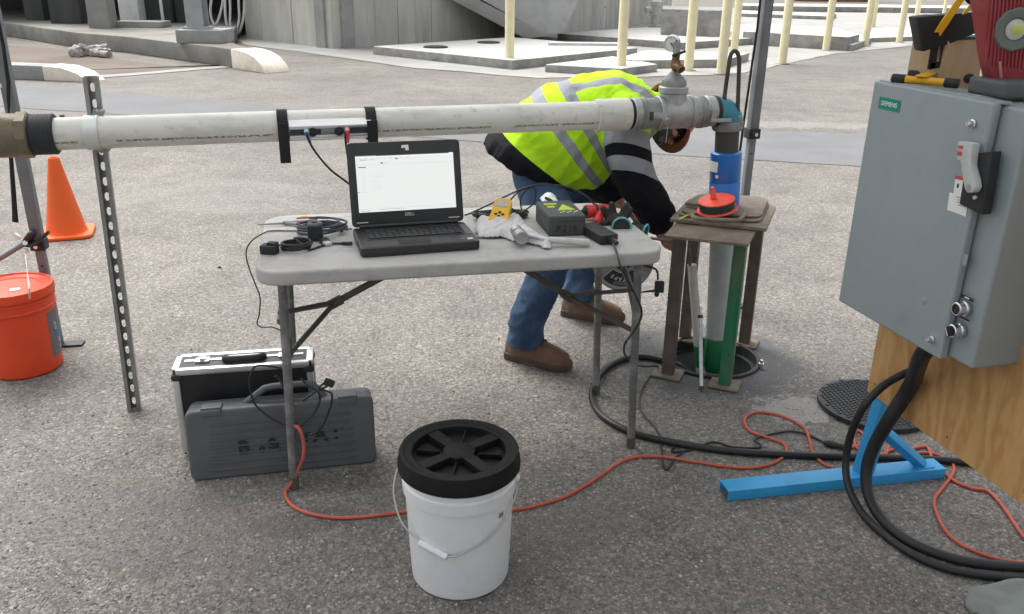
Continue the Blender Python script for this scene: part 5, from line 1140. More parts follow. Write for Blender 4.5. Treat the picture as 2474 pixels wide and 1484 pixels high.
    # cloth folds
nrm = [v.normal.copy() for v in me.vertices]
for i, v in enumerate(me.vertices):
    q = v.co; a = noise.noise(V((q.x * 9 + q.z * 7, q.y * 5, q.z * 6))) + .9 * (.35 - abs(noise.noise(V((q.x * 11 - q.z * 9, q.y * 6, q.z * 5 + q.x * 4))))) + .35 * (.3 - abs(noise.noise(V((q.x * 26 - q.z * 14, q.y * 12, q.z * 22)))))
    amp = .020 if kv[i] == 0 else .015
    v.co = q + nrm[i] * (a * amp)
for n_, dta in (('s', sv), ('lat', lat), ('t', tv), ('k', kv)): me.attributes.new(n_, 'FLOAT', 'POINT').data.foreach_set('value', dta)
def jacket_mat():
    m, N, L, bs = nodes('hi_vis_jacket')
    LIME, GREY, BLK = (.40, .70, .02), (.27, .28, .31), (.009, .010, .013)
    A = lambda n: N('ShaderNodeAttribute', attribute_name=n)
    s, lt, t, k = A('s'), A('lat'), A('t'), A('k')
    e = 1 / 8
    rs = ramp(N, [(0, BLK), (1.2 * e, LIME), (2.22 * e, GREY), (2.62 * e, LIME), (3.12 * e, GREY), (3.50 * e, LIME)], True); L(s.outputs['Fac'], rs.inputs[0])
    # shoulder bands: two lengthwise stripes either side of the spine, from the upper chest band to the neck
    ab = N('ShaderNodeMath', operation='ABSOLUTE'); L(lt.outputs['Fac'], ab.inputs[0]); b1_ = N('ShaderNodeMath', operation='SUBTRACT', i1=.125); L(ab.outputs[0], b1_.inputs[0]); b2_ = N('ShaderNodeMath', operation='ABSOLUTE'); L(b1_.outputs[0], b2_.inputs[0]); b3_ = N('ShaderNodeMath', operation='LESS_THAN', i1=.026); L(b2_.outputs[0], b3_.inputs[0])
    g = N('ShaderNodeMath', operation='GREATER_THAN', i1=3.5 * e); L(s.outputs['Fac'], g.inputs[0]); ml = N('ShaderNodeMath', operation='MULTIPLY'); L(b3_.outputs[0], ml.inputs[0]); L(g.outputs[0], ml.inputs[1])
    m1 = N('ShaderNodeMixRGB'); m1.inputs[2].default_value = col(GREY); L(ml.outputs[0], m1.inputs[0]); L(rs.outputs[0], m1.inputs[1])
    f = lambda y: (y - 275) / 270
    ra = ramp(N, [(0, LIME), (f(304), GREY), (f(344), BLK), (f(374), GREY), (f(410), BLK)], True); L(t.outputs['Fac'], ra.inputs[0])
    k1 = N('ShaderNodeMath', operation='GREATER_THAN', i1=.5); L(k.outputs['Fac'], k1.inputs[0]); k2 = N('ShaderNodeMath', operation='GREATER_THAN', i1=1.5); L(k.outputs['Fac'], k2.inputs[0])
    m2 = N('ShaderNodeMixRGB'); L(k1.outputs[0], m2.inputs[0]); L(m1.outputs[0], m2.inputs[1]); L(ra.outputs[0], m2.inputs[2])
    m3 = N('ShaderNodeMixRGB'); m3.inputs[2].default_value = col(BLK); L(k2.outputs[0], m3.inputs[0]); L(m2.outputs[0], m3.inputs[1])
    L(m3.outputs[0], bs.inputs['Base Color']); bs.inputs['Roughness'].default_value = .85; bs.inputs['Specular IOR Level'].default_value = .15
    tc = N('ShaderNodeTexCoord'); nz = N('ShaderNodeTexNoise', i2=14.0, i3=6.0); L(tc.outputs['Object'], nz.inputs[0]); bp = N('ShaderNodeBump'); bp.inputs['Strength'].default_value = .4; bp.inputs['Distance'].default_value = .03; L(nz.outputs[0], bp.inputs['Height']); L(bp.outputs[0], bs.inputs['Normal'])
    return m
obj('jacket', me, jacket_mat(), per, auto=180)
# ---- jeans
b = MB()
for lg in (NL, FL_): b.tube([p for p, r in lg], [r for p, r in lg], 18, 4)
b.ball(pyx(1275, 360), (.10, .15, .10), 16); b.ball(NL[0][0], .095, 14); b.ball(FL_[0][0], .095, 14)
me = remesh(b, .009, 'jeans', 4)
nrm = [v.normal.copy() for v in me.vertices]
for i, v in enumerate(me.vertices):
    q = v.co; w_ = 1.0 if q.z < .45 else .6
    v.co = q + nrm[i] * (.012 * w_ * (.8 * noise.noise(V((q.x * 8, q.y * 8, q.z * 14 + q.x * 12))) + (.3 - abs(noise.noise(V((q.x * 10, q.y * 10, q.z * 17 - q.x * 14))))) + .4 * (.3 - abs(noise.noise(V((q.x * 22, q.y * 20, q.z * 34)))))))
def denim():
    m, N, L, bs = nodes('blue_denim'); tc = N('ShaderNodeTexCoord'); nz = N('ShaderNodeTexNoise', i2=9.0, i3=8.0, i4=.65); L(tc.outputs['Object'], nz.inputs[0])
    r1_ = ramp(N, [(.3, (.020, .045, .10)), (.52, (.042, .088, .17)), (.72, (.10, .165, .26))]); L(nz.outputs[0], r1_.inputs[0]); L(r1_.outputs[0], bs.inputs['Base Color']); bs.inputs['Roughness'].default_value = .85
    n2 = N('ShaderNodeTexNoise', i2=260.0, i3=3.0); L(tc.outputs['Object'], n2.inputs[0]); bp = N('ShaderNodeBump'); bp.inputs['Strength'].default_value = .4; bp.inputs['Distance'].default_value = .003; L(n2.outputs[0], bp.inputs['Height']); L(bp.outputs[0], bs.inputs['Normal']); return m
obj('jeans', me, denim(), per, auto=180)
# ---- boots
M_boot = mat('brown_leather', (.15, .082, .05), .6, var=.25, scale=12, bump=.4, bscale=90, dirt=(.25, .19, .15), dscale=7, damt=.6)
M_sole = mat('brown_rubber_sole', (.085, .06, .045), .8, var=.25, scale=16, dirt=(.2, .16, .13), damt=.5)
def boot(h, t, ank):
    d = (t - h); d.z = 0; L_ = d.length; d.normalize(); Mb = frame(h, V((0, 0, 1)), d)
    out = [(-.005, -.030), (-.008, 0), (-.005, .030), (L_ * .25, .038), (L_ * .5, .040), (L_ * .72, .050), (L_ * .9, .042), (L_ * 1.0, .015), (L_ * 1.0, -.015), (L_ * .9, -.042), (L_ * .72, -.050), (L_ * .5, -.040), (L_ * .25, -.038)]
    sm = [(p.x, p.y) for p in catmull([V((x, y, 0)) for x, y in out], 3, True)]
    s_ = obj('boot_sole', MB().prism([(x * 1.0 + .0, y * 1.06) for x, y in sm], .014, .032, Mb), M_sole, per, bevel=.004)
    s_b = MB().prism([(x, y) for x, y in sm if x < L_ * .33], 0.001, .016, Mb); obj('heel', s_b, M_sole, s_, bevel=.003); obj('tread', MB().prism([(x, y * .98) for x, y in sm if x > L_ * .45], .001, .016, Mb), M_sole, s_, bevel=.003)
    b = MB(); al = Mb.inverted() @ ank; ax_ = min(max(al.x, .05), .11)
    rings = []
    for x, w_, hh in ((.005, .026, .07), (.04, .036, .115), (ax_ + .02, .040, .12), (L_ * .48, .040, .098), (L_ * .62, .044, .075), (L_ * .8, .048, .062), (L_ * .93, .038, .048), (L_ * .99, .016, .028)):
        b.ball(Mb @ V((x, 0, .03)), (.02, w_, hh), 14, Mb)
    b.loft([[Mb @ V((x, w_ * math.cos(2 * PI * k / 16), max(.0, .03 + hh * math.sin(2 * PI * k / 16)))) for k in range(16)] for x, w_, hh in ((.002, .022, .06), (.03, .036, .11), (ax_ + .02, .040, .115), (L_ * .48, .041, .095), (L_ * .62, .046, .074), (L_ * .8, .049, .062), (L_ * .93, .038, .048), (L_ * 1.0, .014, .022))])
    b.tube([Mb @ V((ax_ - .005, 0, .06)), Mb @ V((ax_ - .01, 0, .16)), Mb @ V((ax_ - .012, 0, .19))], [.046, .052, .052], 16)
    me = remesh(b, .006, 'boot_upper', 4)
    up_ = obj('boot_upper', me, M_boot, per, auto=180)
    for k in range(4):
        u = L_ * (.40 + .06 * k); z = .03 + (.118 - .013 * k); obj('lace', MB().tube([Mb @ V((u, -.03, z - .015)), Mb @ V((u + .005, 0, z + .004)), Mb @ V((u, .03, z - .015))], .0028, 6, 3), M_sole, up_)
boot(b1h, b1t, NL[-1][0]); boot(b2h, b2t, FL_[-1][0])
# ---- hard hat and glasses
M_hat = mat('brown_red_hard_hat', (.29, .09, .068), .32, var=.15, scale=8, dirt=(.42, .22, .18), damt=.4)
b = MB(); n = 40; rings = []
for rr, z in ((.128, .012), (.126, .016), (.122, .05), (.112, .09), (.088, .125), (.05, .146), (.012, .152)):
    rings.append([Mh @ V((rr * .92 * math.cos(2 * PI * k / n), rr * 1.08 * math.sin(2 * PI * k / n) - .005, z)) for k in range(n)])
vs = [q for r in rings for q in r]; fs = []
for i in range(len(rings) - 1):
    for k in range(n): fs.append([i * n + k, i * n + (k + 1) % n, (i + 1) * n + (k + 1) % n, (i + 1) * n + k])
fs.append([(len(rings) - 1) * n + k for k in range(n)])
b.add(vs, fs)
hat = obj('hard_hat', b, M_hat, per)
b = MB(); r1_, r2_ = [], []
for k in range(n):
    a = 2 * PI * k / n; ext = .014 + .030 * max(0, math.sin(a)) ** 1.5
    for lst, e_, z in ((r1_, 0, .014), (r2_, ext, .006 - .010 * max(0, math.sin(a)))): lst.append(V(((.128 * .92 + e_) * math.cos(a), (.128 * 1.08 + e_) * math.sin(a) - .005, z)))
vs = [Mh @ q for q in r1_] + [Mh @ q for q in r2_] + [Mh @ (q - V((0, 0, .006))) for q in r2_] + [Mh @ (q - V((0, 0, .006))) for q in r1_]
fs = []
for j in range(4):
    for k in range(n): fs.append([j * n + k, j * n + (k + 1) % n, ((j + 1) % 4) * n + (k + 1) % n, ((j + 1) % 4) * n + k])
b.add(vs, fs); obj('brim', b, M_hat, hat)
obj('headband', MB().lathe([(.098, -.008), (.104, -.008), (.104, .03), (.098, .03)], 32, Mh @ Matrix.Diagonal((.92, 1.06, 1, 1))), M_black, hat)
b = MB()
for s in (-1, 1): b.ball(Mh @ V((s * .034, .100, -.002)), (.028, .010, .020), 12, Mh); b.cyl(Mh @ V((s * .062, .088, .002)), Mh @ V((s * .08, .0, -.0)), .003, n=6)
obj('glasses', b, mat('dark_glasses', (.012, .011, .010), .15), per)
# ================================================================ white bucket
M_bkt = mat('white_hdpe', (.79, .81, .82), .45, var=.05, scale=5, dirt=(.5, .5, .49), dscale=11, damt=.3)
M_lid = mat('black_lid_plastic', (.009, .0095, .010), .5, var=.2, scale=10, spec=.22)
bc = G(1112, 1375); bc.z = 0
zt_ = .365
bk = thing('white_bucket', 'white plastic bucket with black screw lid and wire handle', 'bucket', bc, -.1)
Mb = T(*bc)
obj('pail', MB().lathe([(.001, .001), (.122, .001), (.128, .006), (.1295, .012), (.140, .26), (.1405, .268), (.146, .27), (.1475, .302), (.1425, .306), (.143, .318), (.148, .322), (.149, .345), (.145, .347), (.1448, .366), (.135, .366)], 64, Mb), M_bkt, bk, auto=30)
lid_ = obj('lid', MB().lathe([(.144, .326), (.153, .327), (.157, .332), (.157, .348), (.153, .356), (.1525, .371), (.150, .376), (.143, .377), (.139, .3755), (.136, .3735), (.122, .3735), (.1185, .371), (.116, .350), (.001, .350)], 64, Mb), M_lid, bk, auto=30)
b = MB()
for k in range(4):
    Mk_ = Mb @ Rz(math.radians(40 + 90 * k)); b.prism([(.03, -.015), (.117, -.018), (.117, .018), (.03, .015)], .350, .3705, Mk_)
obj('lid_spokes', b, M_lid, lid_, bevel=.003)
obj('lid_hub', MB().lathe([(.034, .350), (.040, .352), (.040, .369), (.036, .372), (.008, .3715), (.004, .373), (.001, .3735)], 40, Mb), M_lid, lid_)
for k in range(4): obj('lid_web', MB().box((.08, 0, .357), (.06, .004, .014), Mb @ Rz(math.radians(85 + 90 * k))), M_lid, lid_, bevel=.001)
M_wire = mat('galv_wire', (.50, .51, .51), .4, .8)
def bk_pt(a, r, z): return bc + V((r * math.cos(a), r * math.sin(a), z))
aL, aR = math.radians(172), math.radians(-10)
hw = [bk_pt(aL, .150, .31), bk_pt(aL, .165, .295), bk_pt(math.radians(185), .170, .25), bk_pt(math.radians(205), .160, .20), bk_pt(math.radians(225), .1435, .172), bk_pt(math.radians(240), .1435, .157), bk_pt(math.radians(255), .1435, .152), bk_pt(math.radians(263), .144, .150), bk_pt(math.radians(275), .1415, .158), bk_pt(math.radians(300), .143, .185), bk_pt(math.radians(325), .147, .225), bk_pt(math.radians(345), .152, .27), bk_pt(aR, .150, .305)]
obj('handle_wire', MB().tube(hw, .0022, 8, 5), M_wire, bk)
obj('handle_grip', MB().cyl(bk_pt(math.radians(229), .1455, .167), bk_pt(math.radians(261), .146, .150), .0088, n=16), M_bkt, bk)
for a in (aL, aR): obj('handle_ear', MB().ball(bk_pt(a, .148, .308), (.010, .010, .014)), M_bkt, bk)
obj('scuff_mark', MB().lathe([(.1398, -.008), (.1406, .006)], 4, Mb @ T(0, 0, .238), a0=math.radians(-42), a1=math.radians(-35)), mat('dark_scuff', (.25, .25, .25), .8), bk)
# ================================================================ orange bucket
oc = G(66, 886); oc.z = 0
M_ob = mat('orange_hdpe', (.72, .065, .018), .45, var=.08, scale=5)
ob = thing('orange_bucket', 'orange plastic bucket with lid and grey paper label', 'bucket', oc)
Mb = T(*oc)
obj('pail', MB().lathe([(.001, .001), (.124, .001), (.131, .007), (.141, .262), (.148, .265), (.149, .268), (.149, .272), (.145, .275), (.1455, .300), (.150, .302), (.150, .309), (.146, .311), (.147, .34)], 64, Mb), M_ob, ob, auto=30)
obj('lid', MB().lathe([(.152, .318), (.1525, .345), (.150, .351), (.142, .352), (.138, .346), (.130, .343), (.105, .345), (.100, .341), (.001, .342)], 64, Mb), M_ob, ob, auto=30)
M_lab = mat('grey_label', (.135, .13, .15), .5); 
def ol(name, a0, a1, z0, z1, m_, par, e=.0): 
    r = lambda z: .131 + (z - .007) * .0392 + .0008 + e
    return obj(name, MB().lathe([(r(z0), z0), (r(z1), z1)], 12, Mb, a0=math.radians(a0), a1=math.radians(a1)), m_, par)
lb = ol('paper_label', -12, 60, .055, .245, M_lab, ob)
ol('label_patch', 4, 22, .135, .165, mat('label_blue', (.02, .18, .34), .5), lb, .0006)
M_lw = mat('label_white', (.7, .68, .68), .5); M_lr = mat('label_red', (.5, .08, .08), .5)
M_o3 = lambda a, z: Mb @ Rz(math.radians(a)) @ T(.131 + (z - .007) * .0392 + .0016, 0, z) @ Matrix.Rotation(PI / 2, 4, 'Y') @ Rz(PI / 2)
for a, z, s, m_ in ((4, .19, 'o', M_lw), (5, .172, 'o', M_lw), (14, .11, 'B', M_lw), (15, .085, 'o', M_lw), (17, .215, 'o', M_lr), (19, .235, 's', M_lr)):
    obj('label_lettering', text_mb(s, .03, .0003, M_o3(a, z)), m_, lb)
obj('lid_tag', MB().box((0, 0, .3432), (.034, .026, .001), Mb @ T(.035, -.03, 0) @ Rz(.35)), M_paper, ob)
# ================================================================ spring clamp with string on the tent post
M_clampb = mat('black_clamp', (.03, .031, .033), .5, .2)
yk = TL.y - .03
cl_ = thing('spring_clamp', 'black spring clamp on a dark bar gripping the left tent post', 'clamp', GY(70, 590, yk))
obj('bar', MB().cyl(GY(-60, 660, yk - .08), GY(60, 588, yk), .011, n=12), M_tentpost, cl_)
obj('jaw', MB().tube([GY(58, 590, yk), GY(75, 568, yk - .005), GY(84, 562, yk)], [.012, .016, .008], 10, 3), M_clampb, cl_); obj('jaw', MB().tube([GY(64, 592, yk), GY(85, 590, yk - .01), GY(118, 560, yk)], [.014, .015, .012], 10, 3, flat=.6), M_clampb, cl_)
obj('pivot', MB().cyl(GY(60, 587, yk - .02), GY(60, 587, yk + .02), .010, n=12), MATS['bright_steel'], cl_)
obj('tape_wrap', MB().ball(GY(60, 606, yk - .01), (.016, .012, .010), 10), M_paper, cl_); obj('tape_wrap', MB().box((0, 0, 0), (.026, .01, .018), T(*GY(42, 572, yk)) @ Matrix.Rotation(.6, 4, 'Y')), M_paper, cl_, bevel=.003)
sgy = oc.y - .145
o = obj('string', MB().tube([GY(60, 608, yk - .02), GY(64, 640, (yk + sgy) / 2 + .02), GY(67, 668, sgy + .12), GY(70, 690, sgy - .02), GY(72, 722, sgy - .025)], [.0016, .0016, .0018, .0032, .0032], 6, 4), mat('pale_string', (.6, .5, .44), .8), origin=GY(66, 660, sgy)); tag(o, 'pale string hanging from the clamp over the orange bucket', 'string')
# ================================================================ traffic cone
kc = G(163, 566); kc.z = 0
M_cone = mat('orange_cone_pvc', (.85, .13, .02), .5, var=.06, scale=4)
cn = thing('traffic_cone', 'orange traffic cone behind the left tent post', 'cone', kc, .35)
obj('cone_body', MB().lathe([(.118, .02), (.112, .03), (.108, .045), (.030, .462), (.026, .466), (.022, .462), (.022, .44)], 40, T(*kc)), M_cone, cn, auto=30)
obj('base', MB().prism(rrect(.30, .30, .06, 6), .001, .022, T(*kc) @ Rz(.35)), M_cone, cn, bevel=.008, seg=3)
# ================================================================ silver edged flight case
M_csb = mat('black_laminate', (.012, .0125, .014), .5, var=.25, scale=30); M_cst = mat('dark_grey_laminate', (.05, .052, .056), .5, var=.15, scale=30)
def standbox(bl, br, dep, h, lean=0):
    a, c_ = G(*bl), G(*br); d = c_ - a; w_ = d.length; d.normalize(); return a, d, w_
a, d, w_ = standbox((446, 1108), (800, 1078), 0, 0)
a = G(444, 1104); CW, CD, CH = .435, .125, zfor(a, 897)
fcs = thing('flight_case', 'black flight case with silver aluminium edges standing under the table', 'case', a, math.atan2(d.y, d.x))
lo('shell', MB().box((CW / 2, CD / 2, CH / 2 + .003), (CW - .006, CD - .006, CH - .008)), M_csb, fcs, .003)
lo('top_panel', MB().box((CW / 2, CD / 2, CH - .0015), (CW - .03, CD - .03, .004)), M_cst, fcs)
e = .022
for y in (0, CD):
    lo('edge_trim', MB().box((CW / 2, y + (e / 2 - .002) * (1 if y == 0 else -1), CH - e / 2 + .003), (CW - .02, e, e)), M_alu, fcs, .006); lo('edge_trim', MB().box((CW / 2, y + (e / 2 - .002) * (1 if y == 0 else -1), e / 2), (CW - .02, e, e)), M_alu, fcs, .006)
    for x in (0, CW): lo('edge_trim', MB().box((x + (e / 2 - .002) * (1 if x == 0 else -1), y + (e / 2 - .002) * (1 if y == 0 else -1), CH / 2), (e, e, CH - .03)), M_alu, fcs, .006)
for x in (0, CW):
    lo('edge_trim', MB().box((x + (e / 2 - .002) * (1 if x == 0 else -1), CD / 2, CH - e / 2 + .003), (e, CD - .02, e)), M_alu, fcs, .006)
    for y in (0, CD): lo('corner_guard', MB().box((x + (.012 if x == 0 else -.012), y + (.012 if y == 0 else -.012), CH - .026), (.034, .034, .022)), M_black, fcs, .008)
lo('seam_strip', MB().box((CW / 2, CD * .55, CH + .0015), (CW - .06, .016, .004)), M_alu, fcs, .001)
for x in (.20, .80):
    lo('latch', MB().box((CW * x, CD * .5, CH + .004), (.045, .034, .008)).box((CW * x, CD * .5, CH + .009), (.024, .022, .008)), MATS['bright_steel'], fcs, .002); lo('latch_hole', MB().box((CW * x, CD * .5 - .012, CH + .0135), (.014, .006, .001)), M_black, fcs)
hd2 = lo('handle', MB().tube([(CW * .36, CD * .5, CH + .004), (CW * .37, CD * .38, CH + .012), (CW * .40, CD * .28, CH + .013), (CW * .60, CD * .28, CH + .013), (CW * .63, CD * .38, CH + .012), (CW * .64, CD * .5, CH + .004)], .011, 12, 4), M_rubber, fcs)
lo('handle_mount', MB().box((CW * .5, CD * .55, CH + .006), (CW * .24, .014, .008)), MATS['bright_steel'], fcs, .002)
# ================================================================ grey plastic tool case
M_gc = mat('slate_grey_case_plastic', (.098, .105, .112), .5, var=.12, scale=8, bump=.15, bscale=160, dirt=(.09, .095, .1), dscale=6, damt=.4)
a, c_ = G(462, 1166), G(910, 1119); d = c_ - a; GW = d.length - .0; d.normalize()
gc = thing('tool_case', 'ribbed slate grey plastic tool case standing in front of the flight case', 'case', a, math.atan2(d.y, d.x))
GH, GD = .232, .105
LN = Matrix.Rotation(math.radians(-7), 4, 'X')
Mf = LN @ Matrix(((1, 0, 0, 0), (0, 0, 1, 0), (0, 1, 0, 0), (0, 0, 0, 1)))
lo('front_shell', MB().prism(rrect(GW, GH, .025, 4, GW / 2, GH / 2 + .001), .0, .05, Mf), M_gc, gc, .010, seg=3)
lo('back_shell', MB().prism(rrect(GW - .004, GH - .004, .025, 4, GW / 2, GH / 2 + .001), .054, GD, Mf), M_gc, gc, .008, seg=2)
lo('seam', MB().prism(rrect(GW - .012, GH - .012, .02, 4, GW / 2, GH / 2 + .001), .046, .058, Mf), M_black, gc)
for k in range(7):
    z = .035 + k * .025; lo('rib', MB().box((GW * .5, -.001, z), (GW * (.80 - .01 * k), .010, .0036), LN), M_gc, gc, .0014)
for x in (.14, .86): lo('latch', MB().box((GW * x, .026, GH + .002), (.062, .05, .014), LN).box((GW * x, -.001, GH - .008), (.06, .008, .02), LN), M_gc, gc, .004)
lo('handle', MB().tube([LN @ V(q) for q in ((GW * .31, .05, GH - .003), (GW * .36, .05, GH + .018), (GW * .42, .05, GH + .042), (GW * .47, .05, GH + .046), (GW * .63, .05, GH + .046), (GW * .68, .05, GH + .040), (GW * .72, .05, GH + .012), (GW * .735, .05, GH - .003))], .011, 8, 1, up=(0, 1, 0)), M_gc, gc)
M_ink = mat('dark_blue_ink', (.022, .025, .036), .7)
for s, x, z, sz in (('B', .29, .10, .052), ('o', .385, .093, .03), ('S', .44, .103, .045), ('L', .475, .094, .03), ('T', .625, .115, .035), ('A', .70, .118, .056), (':', .785, .122, .055)):
    lo('lettering', text_mb(s, sz * 1.15, .0004, bold=.0022, M=LN @ T(GW * x, -.0042, z) @ Matrix.Rotation(PI / 2, 4, 'X')), M_ink, gc)
# cord bunch hanging on the table leg with brown plug
M_bc = M_cable
yb = LF.y + .035
o_ = thing('hung_cord', 'thin black cord bunched on the front left table leg', 'cord', GY(712, 1000, yb))
obj('cord', MB().tube([GY(x, y, yb + .03) for x, y in ((700, 818), (702, 860), (690, 890), (660, 886), (620, 884), (606, 905), (603, 935), (615, 975), (640, 1000), (672, 1020), (700, 1027), (716, 1020))], .0032, 8, 5), M_bc, o_)
obj('cord', MB().tube([GY(x, y, yb + .025) for x, y in ((665, 908), (680, 925), (693, 960), (700, 990), (704, 1015), (708, 1027))], [.0045, .004, .004, .0048, .0048, .004], 8, 5), M_bc, o_)
obj('cord', MB().tube([GY(x, y, yb - .02) for x, y in ((727, 915), (748, 935), (768, 948), (772, 970), (757, 1000), (735, 1022), (725, 1032))], .0032, 8, 5), M_bc, o_)
obj('cord', MB().tube([GY(x, y, yb + .0) for x, y in ((732, 968), (760, 948), (785, 935), (800, 925), (794, 918), (770, 938), (790, 945), (802, 955), (796, 990), (775, 1035), (750, 1050), (728, 1046))], .0032, 8, 5), M_bc, o_)
obj('plug', MB().box((0, 0, 0), (.032, .02, .018), T(*GY(795, 925, yb)) @ Matrix.Rotation(.4, 4, 'Y')), M_rubber, o_, bevel=.004)
# ================================================================ hoses and cords on the ground
M_ext = mat('orange_red_cord', (.50, .105, .065), .6, var=.15, scale=20)
ec = [GY(703, 1010, yb + .03), GY(699, 1025, yb + .0), GY(722, 1035, yb - .03), GY(733, 1070, yb - .035), GY(732, 1105, yb - .04), GY(722, 1130, yb - .03)] + gl([(700, 1172)], .02) + gl([(690, 1186), (694, 1208), (712, 1226), (745, 1240), (800, 1250), (860, 1250), (930, 1243), (990, 1236), (1100, 1238), (1245, 1231), (1300, 1220), (1360, 1202), (1410, 1175), (1455, 1146), (1495, 1118), (1540, 1104), (1600, 1104), (1680, 1116), (1760, 1128), (1820, 1130), (1870, 1118), (1898, 1095), (1892, 1072), (1850, 1056), (1812, 1042), (1798, 1018), (1808, 1002), (1840, 996), (1890, 1006), (1938, 1030), (1954, 1060), (1962, 1092), (1985, 1118), (2012, 1131)], .0055)
o = obj('extension_cord', MB().tube(ec, .0052, 8, 6), M_ext, origin=G(1245, 1231)); tag(o, 'orange red extension cord snaking across the asphalt past the white bucket', 'cord')
ec = gl([(2050, 1082), (2075, 1075), (2088, 1055), (2070, 1040), (2062, 1060), (2072, 1085), (2095, 1070), (2140, 1030), (2152, 1018), (2156, 1050), (2145, 1085), (2142, 1102), (2180, 1095), (2160, 1085), (2120, 1105), (2150, 1112), (2200, 1098), (2230, 1094), (2262, 1098), (2290, 1112), (2304, 1128), (2298, 1150), (2275, 1180), (2256, 1208), (2262, 1240), (2285, 1285), (2325, 1318), (2390, 1345), (2440, 1356), (2490, 1361)], .0055)
o = obj('extension_cord', MB().tube(ec, .0052, 8, 6), M_ext, origin=G(2300, 1128)); tag(o, 'orange red extension cord tangled behind the blue foot and running off right', 'cord')
ec = gl([(2200, 1085), (2238, 1080), (2252, 1108), (2278, 1140), (2310, 1165), (2350, 1180), (2385, 1186), (2415, 1215), (2440, 1250), (2460, 1280), (2490, 1320)], .006)
o = obj('extension_cord', MB().tube(ec, .0052, 8, 6), M_ext, origin=G(2350, 1180)); tag(o, 'orange red extension cord running below the plywood board to the right edge', 'cord')
M_hs = mat('black_hose', (.017, .018, .019), .38, var=.15, scale=12)
hp = gl([(1700, 905), (1650, 885), (1590, 868), (1540, 862), (1490, 874), (1452, 902), (1431, 942), (1433, 975), (1460, 1010), (1520, 1043), (1600, 1064), (1700, 1082), (1800, 1093), (1950, 1101), (2100, 1105), (2250, 1110), (2370, 1121), (2500, 1140)], .012)
hp[0].z = -.06; hp[1].z = .005
o = obj('black_hose', MB().tube(hp, .0125, 12, 6), M_hs, origin=G(1433, 975)); tag(o, 'thick black hose curving from the well along the ground', 'hose')
hp2 = gl([(1700, 912), (1640, 892), (1585, 874), (1535, 868), (1488, 882), (1458, 906), (1440, 940)], .010); hp2[0].z = -.06
# laptop power cord
pb0 = PBW + PBX
yb1, yb2 = G(1500, 640, TZ - .2).y, RF.y
a0_ = PBW + PBX + V((.0, -.035, .012))
eY = G(1494, 628, TZ).y; pc_ = [a0_, G(1488, 606, TZ + .005), G(1493, 622, TZ + .005)] + [GY(x, y, eY - .025) for x, y in ((1499, 645), (1512, 668), (1535, 715), (1549, 748), (1545, 776), (1525, 808), (1508, 834))] + [GY(1512, 862, RF.y + .03), GY(1545, 884, RF.y + .2)] + gl([(1590, 886), (1570, 908), (1548, 945), (1545, 985), (1562, 1010), (1590, 1045), (1598, 1090), (1602, 1122), (1612, 1134), (1632, 1105), (1668, 1078), (1640, 1074), (1622, 1090), (1665, 1088), (1720, 1068), (1770, 1080), (1830, 1082), (1838, 1076), (1822, 1062), (1850, 1052), (1905, 1042), (1950, 1050), (1992, 1070)], .005)
o = obj('charger_cable', MB().tube(pc_, .0036, 8, 5), M_cable, origin=a0_); tag(o, 'black power cord hanging from the power brick down to the asphalt', 'cord')
pA, pB = G(1990, 1069, .012), G(2050, 1083, .012)
o_ = thing('cord_connector', 'dark plug connector joining the black cord to the orange cord', 'plug', V((pA.x, pA.y, 0)))
obj('plug_body', MB().tube([pA, pA.lerp(pB, .15), pA.lerp(pB, .5), pA.lerp(pB, .52), pB], [.006, .012, .012, .010, .011], 12), M_rubber, o_)
# ================================================================ round tread cover
cvc = G(2108, 985); cvc.z = 0
cv = thing('well_cover', 'round black tread plate well cover lying on the asphalt', 'manhole cover', cvc)
obj('plate', MB().lathe([(.001, .001), (.196, .001), (.2, .005), (.2, .020), (.196, .023), (.001, .023)], 64, T(*cvc)), mat('dark_tread_plate', (.030, .033, .038), .5, .2, var=.2, scale=12, dirt=(.07, .07, .075), dscale=6, damt=.5), cv)
td2 = MB(); 
for i in range(-9, 10):
    for j in range(-14, 15):
        x, y = i * .022 + (.011 if j % 2 else 0), j * .0135
        if math.hypot(x, y) < .188: td2.box((x, y, .024), (.015, .0042, .003), T(*cvc) @ Rz(-.55))
o = obj('tread_bars', td2, mat('tread_bar_black', (.010, .011, .013), .45, .2), cv, bevel=0); o['kind'] = 'stuff'
q_ = G(2024, 938, .022); obj('pick_hole', MB().lathe([(.001, .0245), (.016, .0245)], 16, T(q_.x, q_.y, 0) @ Matrix.Diagonal((1, .6, 1, 1))), M_dark, cv)
